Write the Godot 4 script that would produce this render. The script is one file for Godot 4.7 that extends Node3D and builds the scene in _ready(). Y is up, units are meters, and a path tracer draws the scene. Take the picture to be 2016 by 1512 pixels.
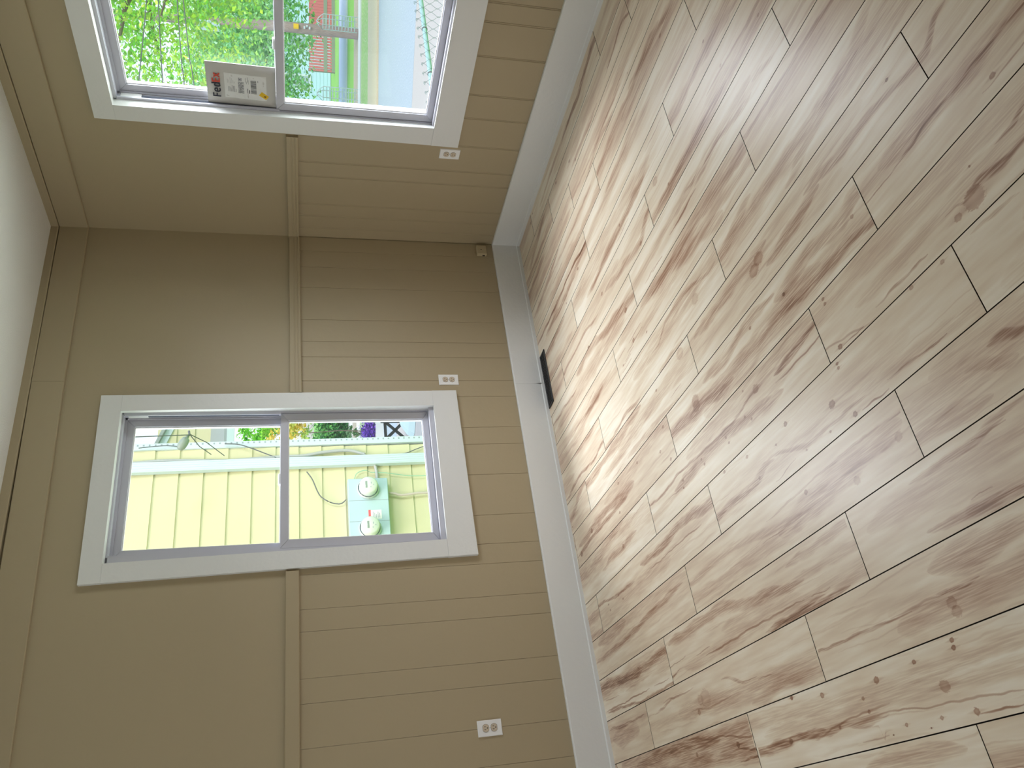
extends Node3D

# ---------------------------------------------------------------- helpers
var M := {}
var used := {}
var rng := RandomNumberGenerator.new()
const TILT := 0.0077            # the floor boards run this much out of true with the right wall
const PLANK := 1.298

func S() -> SurfaceTool:
	var st := SurfaceTool.new()
	st.begin(Mesh.PRIMITIVE_TRIANGLES)
	st.set_smooth_group(-1)
	return st

func tri(st: SurfaceTool, a: Vector3, b: Vector3, c: Vector3, mid: Vector3) -> void:
	# wound so that the front (clockwise) looks away from mid
	if (b - a).cross(c - a).dot((a + b + c) / 3.0 - mid) > 0.0:
		st.add_vertex(a); st.add_vertex(c); st.add_vertex(b)
	else:
		st.add_vertex(a); st.add_vertex(b); st.add_vertex(c)

func quad(st: SurfaceTool, a: Vector3, b: Vector3, c: Vector3, d: Vector3, mid: Vector3) -> void:
	tri(st, a, b, c, mid); tri(st, a, c, d, mid)

# eight corners: 0-3 one end, 4-7 the other, in the same order
func hexa(st: SurfaceTool, p: Array) -> void:
	var mid := Vector3.ZERO
	for q in p: mid += q
	mid /= 8.0
	quad(st, p[0], p[1], p[2], p[3], mid); quad(st, p[4], p[5], p[6], p[7], mid)
	for i in 4:
		var j := (i + 1) % 4
		quad(st, p[i], p[j], p[j + 4], p[i + 4], mid)

func bx(st: SurfaceTool, a: Vector3, b: Vector3) -> void:
	hexa(st, [Vector3(a.x, a.y, a.z), Vector3(b.x, a.y, a.z), Vector3(b.x, b.y, a.z), Vector3(a.x, b.y, a.z), Vector3(a.x, a.y, b.z), Vector3(b.x, a.y, b.z), Vector3(b.x, b.y, b.z), Vector3(a.x, b.y, b.z)])

# box with chamfered edges
func cbx(st: SurfaceTool, a: Vector3, b: Vector3, e: float, xf := Transform3D.IDENTITY) -> void:
	var c := (a + b) / 2.0
	var h := ((b - a) / 2.0).abs()
	e = minf(e, minf(h.x, minf(h.y, h.z)) * 0.9)
	var mid := xf * c
	var v := func(s: Vector3, axis: int) -> Vector3:
		var q := Vector3(s.x * (h.x - e), s.y * (h.y - e), s.z * (h.z - e))
		q[axis] = s[axis] * h[axis]
		return xf * (c + q)
	for axis in 3:
		var i := (axis + 1) % 3
		var j := (axis + 2) % 3
		for sg in [-1.0, 1.0]:
			var r := []
			for k in [[-1.0, -1.0], [1.0, -1.0], [1.0, 1.0], [-1.0, 1.0]]:
				var s := Vector3.ONE
				s[axis] = sg; s[i] = k[0]; s[j] = k[1]
				r.append(v.call(s, axis))
			quad(st, r[0], r[1], r[2], r[3], mid)
		for si in [-1.0, 1.0]:
			for sj in [-1.0, 1.0]:
				var s0 := Vector3.ONE
				s0[i] = si; s0[j] = sj
				var s1 := s0
				s0[axis] = -1.0; s1[axis] = 1.0
				quad(st, v.call(s0, i), v.call(s1, i), v.call(s1, j), v.call(s0, j), mid)
	for sx in [-1.0, 1.0]:
		for sy in [-1.0, 1.0]:
			for sz in [-1.0, 1.0]:
				var s := Vector3(sx, sy, sz)
				tri(st, v.call(s, 0), v.call(s, 1), v.call(s, 2), mid)

func tube(st: SurfaceTool, pts: Array, r, n := 6, closed := true) -> void:
	st.set_smooth_group(1)
	var rings := []
	for i in pts.size():
		var d: Vector3 = (pts[mini(i + 1, pts.size() - 1)] - pts[maxi(i - 1, 0)]).normalized()
		var u := d.cross(Vector3.UP if absf(d.y) < 0.9 else Vector3.RIGHT).normalized()
		var w := d.cross(u).normalized()
		var rad: float = r[i] if r is Array else r
		var ring := []
		for k in n:
			var a := TAU * k / n
			ring.append(pts[i] + (u * cos(a) + w * sin(a)) * rad)
		rings.append(ring)
	for i in pts.size() - 1:
		var mid: Vector3 = (pts[i] + pts[i + 1]) / 2.0
		for k in n:
			var k2 := (k + 1) % n
			quad(st, rings[i][k], rings[i][k2], rings[i + 1][k2], rings[i + 1][k], mid)
	st.set_smooth_group(-1)
	if closed:
		for e in [0, pts.size() - 1]:
			var inner: Vector3 = (pts[1] if e == 0 else pts[e - 1])
			for k in n:
				tri(st, pts[e], rings[e][k], rings[e][(k + 1) % n], inner)

# profile: [radius, height] pairs turned about the axis d through o
func lathe(st: SurfaceTool, o: Vector3, d: Vector3, prof: Array, n := 16, smooth := true) -> void:
	d = d.normalized()
	var u := d.cross(Vector3.UP if absf(d.y) < 0.9 else Vector3.RIGHT).normalized()
	var w := d.cross(u).normalized()
	st.set_smooth_group(2 if smooth else -1)
	for i in prof.size() - 1:
		var r0: float = prof[i][0]; var r1: float = prof[i + 1][0]
		var a: Vector3 = o + d * prof[i][1]; var b: Vector3 = o + d * prof[i + 1][1]
		for k in n:
			var t0 := TAU * k / n; var t1 := TAU * (k + 1) / n
			var e0 := u * cos(t0) + w * sin(t0); var e1 := u * cos(t1) + w * sin(t1)
			var out := (e0 + e1) / 2.0
			var nrm: Vector3 = out * (prof[i + 1][1] - prof[i][1]) - d * (r1 - r0)
			var mid: Vector3 = (a + b) / 2.0 + out * (r0 + r1) / 2.0 - nrm
			if r0 > 1e-6: tri(st, a + e0 * r0, a + e1 * r0, b + e1 * r1, mid)
			if r1 > 1e-6: tri(st, a + e0 * r0, b + e1 * r1, b + e0 * r1, mid)
	st.set_smooth_group(-1)

func numbered(called: String) -> String:
	var n: int = used.get(called, 0)
	used[called] = n + 1
	return called if n == 0 else "%s_%03d" % [called, n]

func part(parent: Node, called: String, st, m: Material) -> MeshInstance3D:
	var o := MeshInstance3D.new()
	if st is SurfaceTool:
		st.generate_normals()
		o.mesh = st.commit()
	else:
		o.mesh = st
	o.material_override = m
	o.name = called
	parent.add_child(o, true)
	return o

func tag(o: Node, label := "", category := "", group := "", kind := "") -> Node:
	if label: o.set_meta("label", label)
	if category: o.set_meta("category", category)
	if group: o.set_meta("group", group)
	if kind: o.set_meta("kind", kind)
	return o

func thing(called: String, at := Vector3.ZERO, label := "", category := "", group := "", kind := "") -> Node3D:
	var o := Node3D.new()
	o.name = numbered(called)
	add_child(o, true)
	o.position = at
	tag(o, label, category, group, kind)
	return o

func group_node(parent: Node, called: String) -> Node3D:
	var o := Node3D.new()
	o.name = called
	parent.add_child(o, true)
	return o

func mat(key: String, c: Color, rough := 0.6, metal := 0.0, spec := 0.5) -> StandardMaterial3D:
	var m := StandardMaterial3D.new()
	m.resource_name = key
	m.albedo_color = c
	m.roughness = rough
	m.metallic = metal
	m.metallic_specular = spec
	M[key] = m
	return m

func c8(r: int, g: int, b: int) -> Color:
	return Color(r / 255.0, g / 255.0, b / 255.0)

func noise_tex(size: int, freq: float, seed_: int, normal := false, strength := 2.0, lo := Color.BLACK, hi := Color.WHITE, oct := 4) -> NoiseTexture2D:
	var n := FastNoiseLite.new()
	n.seed = seed_
	n.frequency = freq
	n.fractal_octaves = oct
	var t := NoiseTexture2D.new()
	t.width = size; t.height = size
	t.seamless = true
	t.noise = n
	if normal:
		t.as_normal_map = true
		t.bump_strength = strength
	elif lo != Color.BLACK or hi != Color.WHITE:
		var g := Gradient.new()
		g.set_color(0, lo); g.set_color(1, hi)
		t.color_ramp = g
	return t

func relief(m: StandardMaterial3D, freq: float, scale: Vector3, strength: float, seed_: int, amount := 0.5) -> void:
	m.normal_enabled = true
	m.normal_texture = noise_tex(256, freq, seed_, true, strength)
	m.normal_scale = amount
	m.uv1_triplanar = true
	m.uv1_world_triplanar = true
	m.uv1_scale = scale

func mottled(m: StandardMaterial3D, a: Color, b: Color, freq: float, scale: Vector3, seed_: int, oct := 4) -> void:
	m.albedo_color = Color.WHITE
	m.albedo_texture = noise_tex(256, freq, seed_, false, 1.0, a, b, oct)
	m.uv1_triplanar = true
	m.uv1_world_triplanar = true
	m.uv1_scale = scale

const SKY := 1.15
const SUN := 0.9
const SKY_BACK := 20.0
const SKY_STREET := 14.0
const E_BACK := 0.7
const E_STREET := 7.5
const E_NEAR := 2.1
const E_ADDED_LEFT := 4.3  # added fill from the left wall, out of view

# streaks and knots read off the boards: [0 streak or 1 knot, size in mm, depth of colour, then points along and across the board]
const FEATS := {
	"-1:0": [[0, 45, 0.6, 1.11, 0.324, 0.954, 0.365, 0.737, 0.537, 0.535, 0.506]],
	"0:-1": [[0, 60, 0.3, 0.912, 0.134, 0.754, 0.33, 0.609, 0.563]],
	"0:0": [[0, 20, 0.55, 1.063, 0.883, 0.932, 0.523, 0.827, 0.638, 0.749, 0.712], [0, 8, 0.7, 0.617, 0.848, 0.579, 0.833], [0, 30, 0.3, 0.581, 0.898, 0.44, 0.825, 0.321, 0.784], [1, 8, 0.6, 0.293, 0.481], [1, 8, 0.6, 0.351, 0.851], [1, 8, 0.6, 0.118, 0.124]],
	"1:0": [[0, 40, 0.3, 0.479, 0.935, 0.314, 0.801, 0.174, 0.958]],
	"2:-1": [[0, 40, 0.4, 0.495, 0.045, 0.264, 0.232, 0.069, 0.326]],
	"2:0": [[0, 45, 0.3, 0.731, 0.614, 0.585, 0.383, 0.476, 0.335, 0.386, 0.254]],
	"3:-1": [[0, 22, 0.65, 0.989, 0.395, 0.797, 0.281, 0.598, 0.325, 0.408, 0.316, 0.26, 0.293], [1, 7, 0.6, 0.874, 0.618]],
	"3:0": [[0, 50, 0.2, 0.597, 0.151, 0.386, 0.241, 0.27, 0.29], [0, 30, 0.2, 0.965, 0.897, 0.848, 0.85, 0.78, 0.823]],
	"4:1": [[0, 70, 0.28, 0.424, 0.764, 0.254, 0.667, 0.082, 0.602, 0.017, 0.571]],
	"5:0": [[0, 60, 0.33, 0.998, 0.448, 0.886, 0.82, 0.704, 0.599, 0.58, 0.425], [1, 10, 0.45, 0.531, 0.317], [1, 10, 0.45, 0.896, 0.843], [0, 25, 0.4, 0.445, 0.616, 0.3, 0.429, 0.122, 0.449, 0.008, 0.463], [1, 12, 0.6, 0.309, 0.997]],
	"5:1": [[1, 6, 0.35, 0.536, 0.365], [1, 6, 0.35, 0.719, 0.717], [0, 8, 0.45, 0.274, 0.061, 0.24, 0.062], [1, 20, 0.4, 0.079, 0.139]],
	"6:-1": [[0, 65, 0.35, 0.98, 0.617, 0.79, 0.391, 0.519, 0.003, 0.389, 0.127], [1, 12, 0.6, 0.915, 0.648], [0, 20, 0.45, 0.326, 0.455, 0.126, 0.367, 0.006, 0.34]],
	"6:0": [[0, 40, 0.25, 0.934, 0.677, 0.87, 0.557], [0, 35, 0.35, 0.817, 0.698, 0.627, 0.508, 0.511, 0.592], [0, 25, 0.35, 0.526, 0.418, 0.496, 0.454, 0.457, 0.388], [0, 14, 0.6, 0.479, 0.655, 0.383, 0.71, 0.326, 0.698], [0, 7, 0.7, 0.212, 0.84, 0.171, 0.818], [0, 15, 0.35, 0.151, 0.794, 0.107, 0.795]],
	"7:0": [[0, 90, 0.25, 0.814, 0.817, 0.651, 0.598, 0.487, 0.306, 0.288, 0.098], [1, 10, 0.5, 0.166, 0.539], [0, 5, 0.5, 0.137, 0.657, 0.09, 0.693], [0, 5, 0.5, 0.076, 0.405, 0.034, 0.433], [0, 5, 0.45, 0.106, 0.73, 0.061, 0.74], [1, 5, 0.5, 0.049, 0.724]],
	"7:1": [[0, 40, 0.15, 0.32, 0.13, 0.214, 0.062]],
	"8:-1": [[0, 35, 0.35, 0.982, -0.03, 0.88, 0.047, 0.657, 0.039], [0, 25, 0.5, 0.994, 0.708, 0.878, 0.819, 0.689, 0.715, 0.494, 0.857]],
	"8:0": [[1, 22, 0.3, 0.838, 0.566], [0, 25, 0.3, 0.965, 0.456, 0.765, 0.137, 0.664, 0.174, 0.563, 0.385], [0, 40, 0.3, 0.695, 0.959, 0.544, 0.974], [0, 25, 0.4, 0.349, 0.911, 0.219, 0.838, 0.104, 0.933, -0.014, 0.977]],
	"8:1": [[0, 60, 0.22, 0.725, 0.106, 0.611, 0.409, 0.441, 0.663, 0.338, 0.894], [0, 20, 0.2, 0.781, 0.842, 0.61, 0.955], [0, 60, 0.25, 0.186, 0.212, 0.12, 0.326, 0.024, 0.497], [0, 8, 0.4, 0.112, -0.008, 0.077, 0.048]],
	"9:-1": [[0, 50, 0.3, 0.988, 0.015, 0.754, 0.499]],
	"9:0": [[1, 25, 0.35, 0.936, 0.149], [0, 6, 0.4, 0.364, 0.878, 0.283, 0.884], [0, 40, 0.25, 0.941, 1.1, 0.673, 0.899, 0.441, 0.873]],
	"9:1": [[0, 45, 0.38, 1.002, 0.64, 0.897, 0.514, 0.78, 0.467, 0.639, 0.365], [1, 5, 0.8, 0.929, 0.344], [1, 24, 0.6, 0.404, 0.384], [1, 24, 0.6, 0.373, 0.489], [0, 70, 0.3, 0.435, 0.248, 0.262, 0.255, 0.106, 0.239, 0.046, 0.245], [0, 60, 0.38, 0.654, 0.508, 0.548, 0.614, 0.442, 0.677]],
	"9:2": [[0, 45, 0.38, 0.077, 0.353, 0.015, 0.644]],
	"10:-1": [[1, 7, 0.45, 0.962, 0.125], [1, 7, 0.45, 0.905, 0.535], [1, 7, 0.45, 0.727, 0.19], [1, 7, 0.45, 0.959, 0.904], [1, 7, 0.45, 0.542, 0.128], [0, 30, 0.5, 0.577, 0.635, 0.374, 0.612, 0.193, 0.603, 0.037, 0.671], [1, 13, 0.6, 0.05, 0.721], [1, 13, 0.6, 0.205, 0.459]],
	"10:0": [[0, 50, 0.3, 0.636, 0.223, 0.534, 0.152, 0.377, 0.308, 0.264, 0.233], [1, 6, 0.5, 0.525, 0.296], [0, 70, 0.3, 0.978, 0.242, 0.924, 0.38, 0.804, 0.265, 0.661, 0.356], [0, 45, 0.38, 0.993, 0.817, 0.893, 0.74, 0.79, 0.729, 0.6, 0.637], [1, 6, 0.8, 0.684, 0.41], [1, 6, 0.4, 0.957, 0.48], [1, 24, 0.55, 0.181, 0.499], [1, 24, 0.55, 0.182, 0.387], [0, 70, 0.4, 0.376, 0.747, 0.177, 0.541, 0.018, 0.459]],
	"10:1": [[0, 12, 0.55, 0.43, 0.444, 0.313, 0.435, 0.273, 0.466, 0.2, 0.426, 0.14, 0.492, 0.045, 0.553], [0, 90, 0.22, 0.344, 0.425, 0.222, 0.374, 0.078, 0.315], [0, 12, 0.5, 0.033, 0.547, 0.003, 0.555]],
	"11:-1": [[0, 40, 0.35, 0.843, 0.517, 0.71, 0.579, 0.605, 0.542, 0.51, 0.642], [1, 10, 0.45, 0.726, 0.555]],
	"11:0": [[0, 35, 0.6, 0.998, 0.284, 0.913, 0.328, 0.827, 0.376], [0, 9, 0.5, 0.998, 0.514, 0.917, 0.532, 0.825, 0.535], [0, 14, 0.5, 0.726, 0.271, 0.572, 0.427, 0.403, 0.374, 0.23, 0.296, 0.124, 0.366, 0.011, 0.322], [1, 15, 0.5, 0.724, 0.289], [1, 5, 0.55, 0.535, 0.549], [1, 5, 0.55, 0.542, 0.677], [1, 5, 0.55, 0.385, 0.476], [1, 5, 0.55, 0.394, 0.613], [1, 5, 0.55, 0.253, 0.51], [1, 5, 0.55, 0.245, 0.651], [1, 5, 0.55, 0.645, 0.536], [1, 5, 0.55, 0.67, 0.67]],
	"11:1": [[0, 35, 0.5, 0.608, 0.339, 0.569, 0.426, 0.555, 0.434], [0, 40, 0.55, 0.578, 0.684, 0.53, 0.718, 0.478, 0.65, 0.462, 0.662], [1, 3, 0.8, 0.479, 0.395], [1, 26, 0.5, 0.459, 0.762], [0, 14, 0.4, 0.445, 0.711, 0.416, 0.643], [1, 10, 0.35, 0.416, 0.797], [0, 13, 0.8, 0.311, 0.871, 0.279, 0.871], [0, 14, 0.45, 0.279, 0.871, 0.22, 0.841, 0.191, 0.855], [1, 5, 0.6, 0.049, 0.079], [1, 5, 0.6, 0.049, 0.169], [0, 8, 0.6, 0.105, 0.957, 0.071, 0.943], [1, 8, 0.65, 0.043, 0.913], [0, 10, 0.3, 0.142, 0.986, 0.068, 0.867, 0.005, 0.772]],
	"12:0": [[0, 45, 0.5, 1.003, 0.335, 0.788, 0.197, 0.629, 0.305, 0.466, 0.278], [0, 8, 0.5, 0.893, 0.539, 0.71, 0.538, 0.511, 0.533], [0, 20, 0.5, 0.356, 0.474, 0.178, 0.427, 0.002, 0.288], [1, 5, 0.5, 0.214, 0.473], [1, 5, 0.5, 0.247, 0.633], [1, 5, 0.5, 0.103, 0.478], [1, 5, 0.5, 0.11, 0.636]],
	"12:1": [[0, 14, 0.8, 0.894, 0.862, 0.857, 0.862], [0, 14, 0.45, 0.857, 0.862, 0.803, 0.825, 0.767, 0.843], [1, 5, 0.6, 0.637, 0.069], [1, 5, 0.6, 0.636, 0.139], [1, 6, 0.4, 0.97, 0.074], [1, 6, 0.4, 0.888, 0.027], [0, 35, 0.4, 0.307, 0.543, 0.187, 0.673, 0.07, 0.633, 0.021, 0.666], [1, 6, 0.5, 0.22, 0.152], [1, 6, 0.5, 0.099, 0.047], [1, 6, 0.5, 0.244, 0.638], [1, 12, 0.6, 0.578, 0.523], [1, 8, 0.65, 0.408, 0.211], [1, 8, 0.65, 0.631, 0.898], [0, 9, 0.75, 0.722, 0.95, 0.675, 0.919], [1, 4, 0.5, 0.543, 0.857], [1, 4, 0.5, 0.349, 0.376], [1, 4, 0.5, 0.449, 0.827], [0, 20, 0.3, 0.661, 0.783, 0.584, 0.771, 0.484, 0.781, 0.31, 0.507], [0, 7, 0.45, 0.383, 0.822, 0.324, 0.896]],
	"12:2": [[0, 25, 0.3, 0.127, 0.122, 0.06, 0.07]],
	"13:-1": [[0, 35, 0.35, 0.944, 0.264, 0.733, 0.361, 0.462, 0.511, 0.354, 0.536, 0.137, 0.554], [0, 90, 0.3, 0.458, 0.111, 0.187, 0.152], [0, 15, 0.45, 0.488, 0.499, 0.366, 0.556]],
	"13:0": [[0, 100, 0.28, 0.968, 0.412, 0.842, 0.439, 0.663, 0.572, 0.515, 0.681], [0, 12, 0.3, 0.972, 0.275, 0.858, 0.256, 0.661, 0.291, 0.483, 0.35], [1, 12, 0.25, 0.963, 0.562], [1, 12, 0.25, 0.813, 0.717]],
	"13:1": [[0, 45, 0.45, 0.29, 0.442, 0.236, 0.317], [0, 60, 0.2, 0.242, 0.634, 0.174, 0.416], [0, 60, 0.22, 0.168, 0.838, 0.016, 0.72]],
	"14:-1": [[0, 45, 0.4, 0.983, 0.256, 0.79, 0.329, 0.567, 0.315, 0.395, 0.195], [0, 18, 0.6, 0.982, 0.957, 0.779, 0.972, 0.412, 0.828], [0, 9, 0.6, 0.794, 0.802, 0.627, 0.803, 0.401, 0.785]],
	"14:0": [[0, 50, 0.25, 0.972, 0.134, 0.838, 0.177, 0.755, 0.178], [0, 50, 0.33, 0.774, 0.513, 0.574, 0.394, 0.377, 0.175, 0.209, 0.191, 0.039, 0.194], [0, 25, 0.5, 0.83, 0.872, 0.681, 0.927, 0.623, 0.918], [0, 9, 0.55, 0.75, 0.783, 0.635, 0.775, 0.473, 0.769, 0.266, 0.8], [0, 4, 0.6, 0.1, 0.603, 0.021, 0.63], [0, 12, 0.55, 0.076, 0.766, 0.011, 0.846], [0, 4, 0.6, 0.26, 0.683, 0.209, 0.683], [0, 6, 0.6, 0.853, 0.825, 0.818, 0.817], [0, 28, 0.5, 0.919, 0.95, 0.769, 0.959, 0.655, 0.978, 0.595, 0.97]],
	"14:1": [[0, 10, 0.5, 0.421, 0.148, 0.383, 0.152], [0, 30, 0.3, 0.487, 0.054, 0.331, 0.183, 0.213, 0.167], [0, 40, 0.35, 0.415, 0.92, 0.344, 0.899, 0.208, 0.833], [0, 4, 0.5, 0.342, 0.754, 0.331, 0.744]],
	"15:-1": [[0, 20, 0.45, 0.957, 0.239, 0.769, 0.276, 0.641, 0.195], [0, 110, 0.28, 0.89, 0.463, 0.657, 0.477]],
	"15:0": [[1, 34, 0.28, 0.428, 0.494], [1, 20, 0.3, 0.395, 0.475], [1, 10, 0.45, 0.369, 0.677], [0, 14, 0.4, 0.257, 0.197, 0.061, 0.335], [0, 10, 0.4, 0.557, 0.64, 0.452, 0.685, 0.331, 0.608], [0, 10, 0.35, 0.348, 0.221, 0.158, 0.194], [0, 4, 0.6, 0.775, 0.582, 0.75, 0.572], [0, 4, 0.5, 0.708, 0.526, 0.67, 0.502], [0, 20, 0.3, 0.675, 0.52, 0.563, 0.314], [0, 50, 0.18, 0.983, 0.853, 0.823, 0.793, 0.688, 0.915]],
	"15:1": [[0, 80, 0.3, 0.634, 0.203, 0.545, 0.261, 0.42, 0.234], [0, 12, 0.45, 0.307, 0.583, 0.219, 0.591, 0.112, 0.57, 0.025, 0.567], [0, 25, 0.5, 0.488, 0.565, 0.419, 0.551], [0, 10, 0.3, 0.408, 0.559, 0.375, 0.552, 0.282, 0.559], [1, 14, 0.3, 0.43, 0.804], [1, 14, 0.3, 0.427, 0.691]],
	"16:-1": [[0, 140, 0.35, 0.975, 0.376, 0.728, 0.263, 0.362, 0.095, 0.064, 0.11], [0, 12, 0.6, 0.997, 0.579, 0.89, 0.459], [0, 12, 0.7, 0.996, 0.697, 0.926, 0.697], [1, 10, 0.5, 0.914, 0.429], [0, 10, 0.4, 0.983, 0.363, 0.815, 0.194, 0.57, 0.042]],
	"16:0": [[0, 40, 0.45, 0.293, 0.607, 0.148, 0.624, 0.028, 0.666], [1, 7, 0.6, 0.218, 0.024], [1, 7, 0.6, 0.165, 0.622], [1, 15, 0.55, 0.704, 0.524], [1, 9, 0.6, 0.53, 0.201], [1, 8, 0.55, 0.338, 0.143], [1, 8, 0.55, 0.754, 0.88], [1, 6, 0.65, 0.651, 0.151], [1, 6, 0.65, 0.762, 0.068], [1, 6, 0.65, 0.759, 0.153], [0, 9, 0.75, 0.845, 0.93, 0.8, 0.914, 0.779, 0.923], [1, 5, 0.5, 0.365, 0.632], [1, 5, 0.5, 0.471, 0.365], [1, 5, 0.5, 0.668, 0.85], [1, 5, 0.5, 0.571, 0.823], [1, 5, 0.5, 0.476, 0.548], [1, 5, 0.5, 0.219, 0.025], [1, 10, 0.4, 0.164, 0.621], [0, 35, 0.4, 0.515, 0.65, 0.363, 0.63, 0.156, 0.614, 0.067, 0.605], [0, 7, 0.4, 0.866, 0.801, 0.754, 0.734, 0.659, 0.701, 0.517, 0.621], [0, 7, 0.4, 0.493, 0.896, 0.445, 0.879], [0, 12, 0.3, 0.49, 0.75, 0.507, 0.831, 0.495, 0.914], [1, 2, 0.95, 0.633, 0.93], [1, 2, 0.95, 0.525, 0.899], [0, 9, 0.4, 0.286, 0.67, 0.441, 0.531, 0.525, 0.535]],
	"17:0": [[0, 60, 0.25, 0.941, 0.198, 0.804, 0.19, 0.682, 0.217]],}

# ---------------------------------------------------------------- wood print of the floor boards
var lut := PackedByteArray()

func make_lut() -> void:
	var g := Gradient.new()
	g.offsets = PackedFloat32Array([0.0, 0.12, 0.36, 0.62, 1.0])
	g.colors = PackedColorArray([c8(243, 232, 212), c8(228, 210, 184), c8(196, 166, 142), c8(152, 114, 90), c8(88, 58, 40)])
	lut.resize(768)
	for i in 256:
		var c := g.sample(i / 255.0)
		lut[i * 3] = int(c.r * 255.0); lut[i * 3 + 1] = int(c.g * 255.0); lut[i * 3 + 2] = int(c.b * 255.0)

func band(acc: PackedFloat32Array, w: int, h: int, f: Array, wob: FastNoiseLite) -> void:
	var pts := []
	var i := 3
	while i < f.size():
		pts.append(Vector2(f[i], f[i + 1])); i += 2
	pts.sort_custom(func(a, b): return a.x < b.x)
	var u0: float = pts[0].x
	var u1: float = pts[-1].x
	var side := 1.0 if int(f[1] * 10.0 + f[2] * 100.0) % 2 == 0 else -1.0
	var half: float = f[1] / 184.0 * 0.5 * h
	var lo := maxi(0, int((u0 - 0.02) * w))
	var hi := mini(w - 1, int((u1 + 0.02) * w))
	var s := 0
	for x in range(lo, hi + 1):
		var u := float(x) / w
		while s < pts.size() - 2 and u > pts[s + 1].x: s += 1
		var t := clampf((u - pts[s].x) / maxf(pts[s + 1].x - pts[s].x, 0.0001), 0.0, 1.0)
		t = t * t * (3.0 - 2.0 * t)
		var wn := wob.get_noise_2d(u * 900.0, f[1] * 7.0 + f[2] * 31.0)
		var c: float = (lerpf(pts[s].y, pts[s + 1].y, t) + wn * 0.035) * h
		var taper := 1.0
		if u0 > 0.03: taper = minf(taper, maxf(0.0, (u - u0 + 0.02) / 0.07))
		if u1 < 0.97: taper = minf(taper, maxf(0.0, (u1 + 0.02 - u) / 0.07))
		taper = sqrt(clampf(taper, 0.0, 1.0))
		var hw := maxf(1.2, half * taper * (0.85 + 0.45 * wob.get_noise_2d(u * 500.0, 99.0 + f[1])))
		var dk: float = f[2] * (0.4 + 0.6 * taper) * (0.9 if f[1] > 18.0 else 0.8)
		var y0 := maxi(0, int(c - hw - 1.0)); var y1 := mini(h - 1, int(c + hw + 1.0))
		for y in range(y0, y1 + 1):
			var d := (y - c) / hw
			if absf(d) >= 1.0: continue
			var fall := d * d
			if d * side > 0.0: fall = fall * fall
			var val := dk * (1.0 - fall)
			if half > 4.0: val *= clampf(0.85 + 1.1 * wob.get_noise_2d(x * 0.9, y * 26.0), 0.25, 1.25)
			var k := y * w + x
			acc[k] += val * (1.0 - acc[k])

func knot(acc: PackedFloat32Array, w: int, h: int, f: Array, wob: FastNoiseLite) -> void:
	var cx: float = f[3] * w
	var cy: float = f[4] * h
	var ry: float = maxf(1.5, f[1] / 184.0 * h)
	var rx: float = maxf(2.0, f[1] * 1.25 / 1298.0 * w)
	for y in range(maxi(0, int(cy - ry * 1.4)), mini(h, int(cy + ry * 1.4) + 1)):
		for x in range(maxi(0, int(cx - rx * 4.0)), mini(w, int(cx + rx * 4.0) + 1)):
			var dx := (x - cx) / rx
			var dy := (y - cy) / ry
			var d := sqrt(dx * dx + dy * dy) * (1.0 + 0.3 * wob.get_noise_2d(x * 9.0, y * 30.0))
			var val := 0.0
			if d < 1.0: val = f[2] * (0.9 if f[1] < 15.0 else 0.62) * (0.7 + 0.3 * d) * (1.0 if d < 0.85 else (1.0 - d) / 0.15)
			var tail := 1.0 - absf(dx) / 4.0 - absf(dy) * 1.1
			if tail > 0.0: val = maxf(val, f[2] * 0.4 * tail)
			var k := y * w + x
			acc[k] += val * (1.0 - acc[k])

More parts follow.
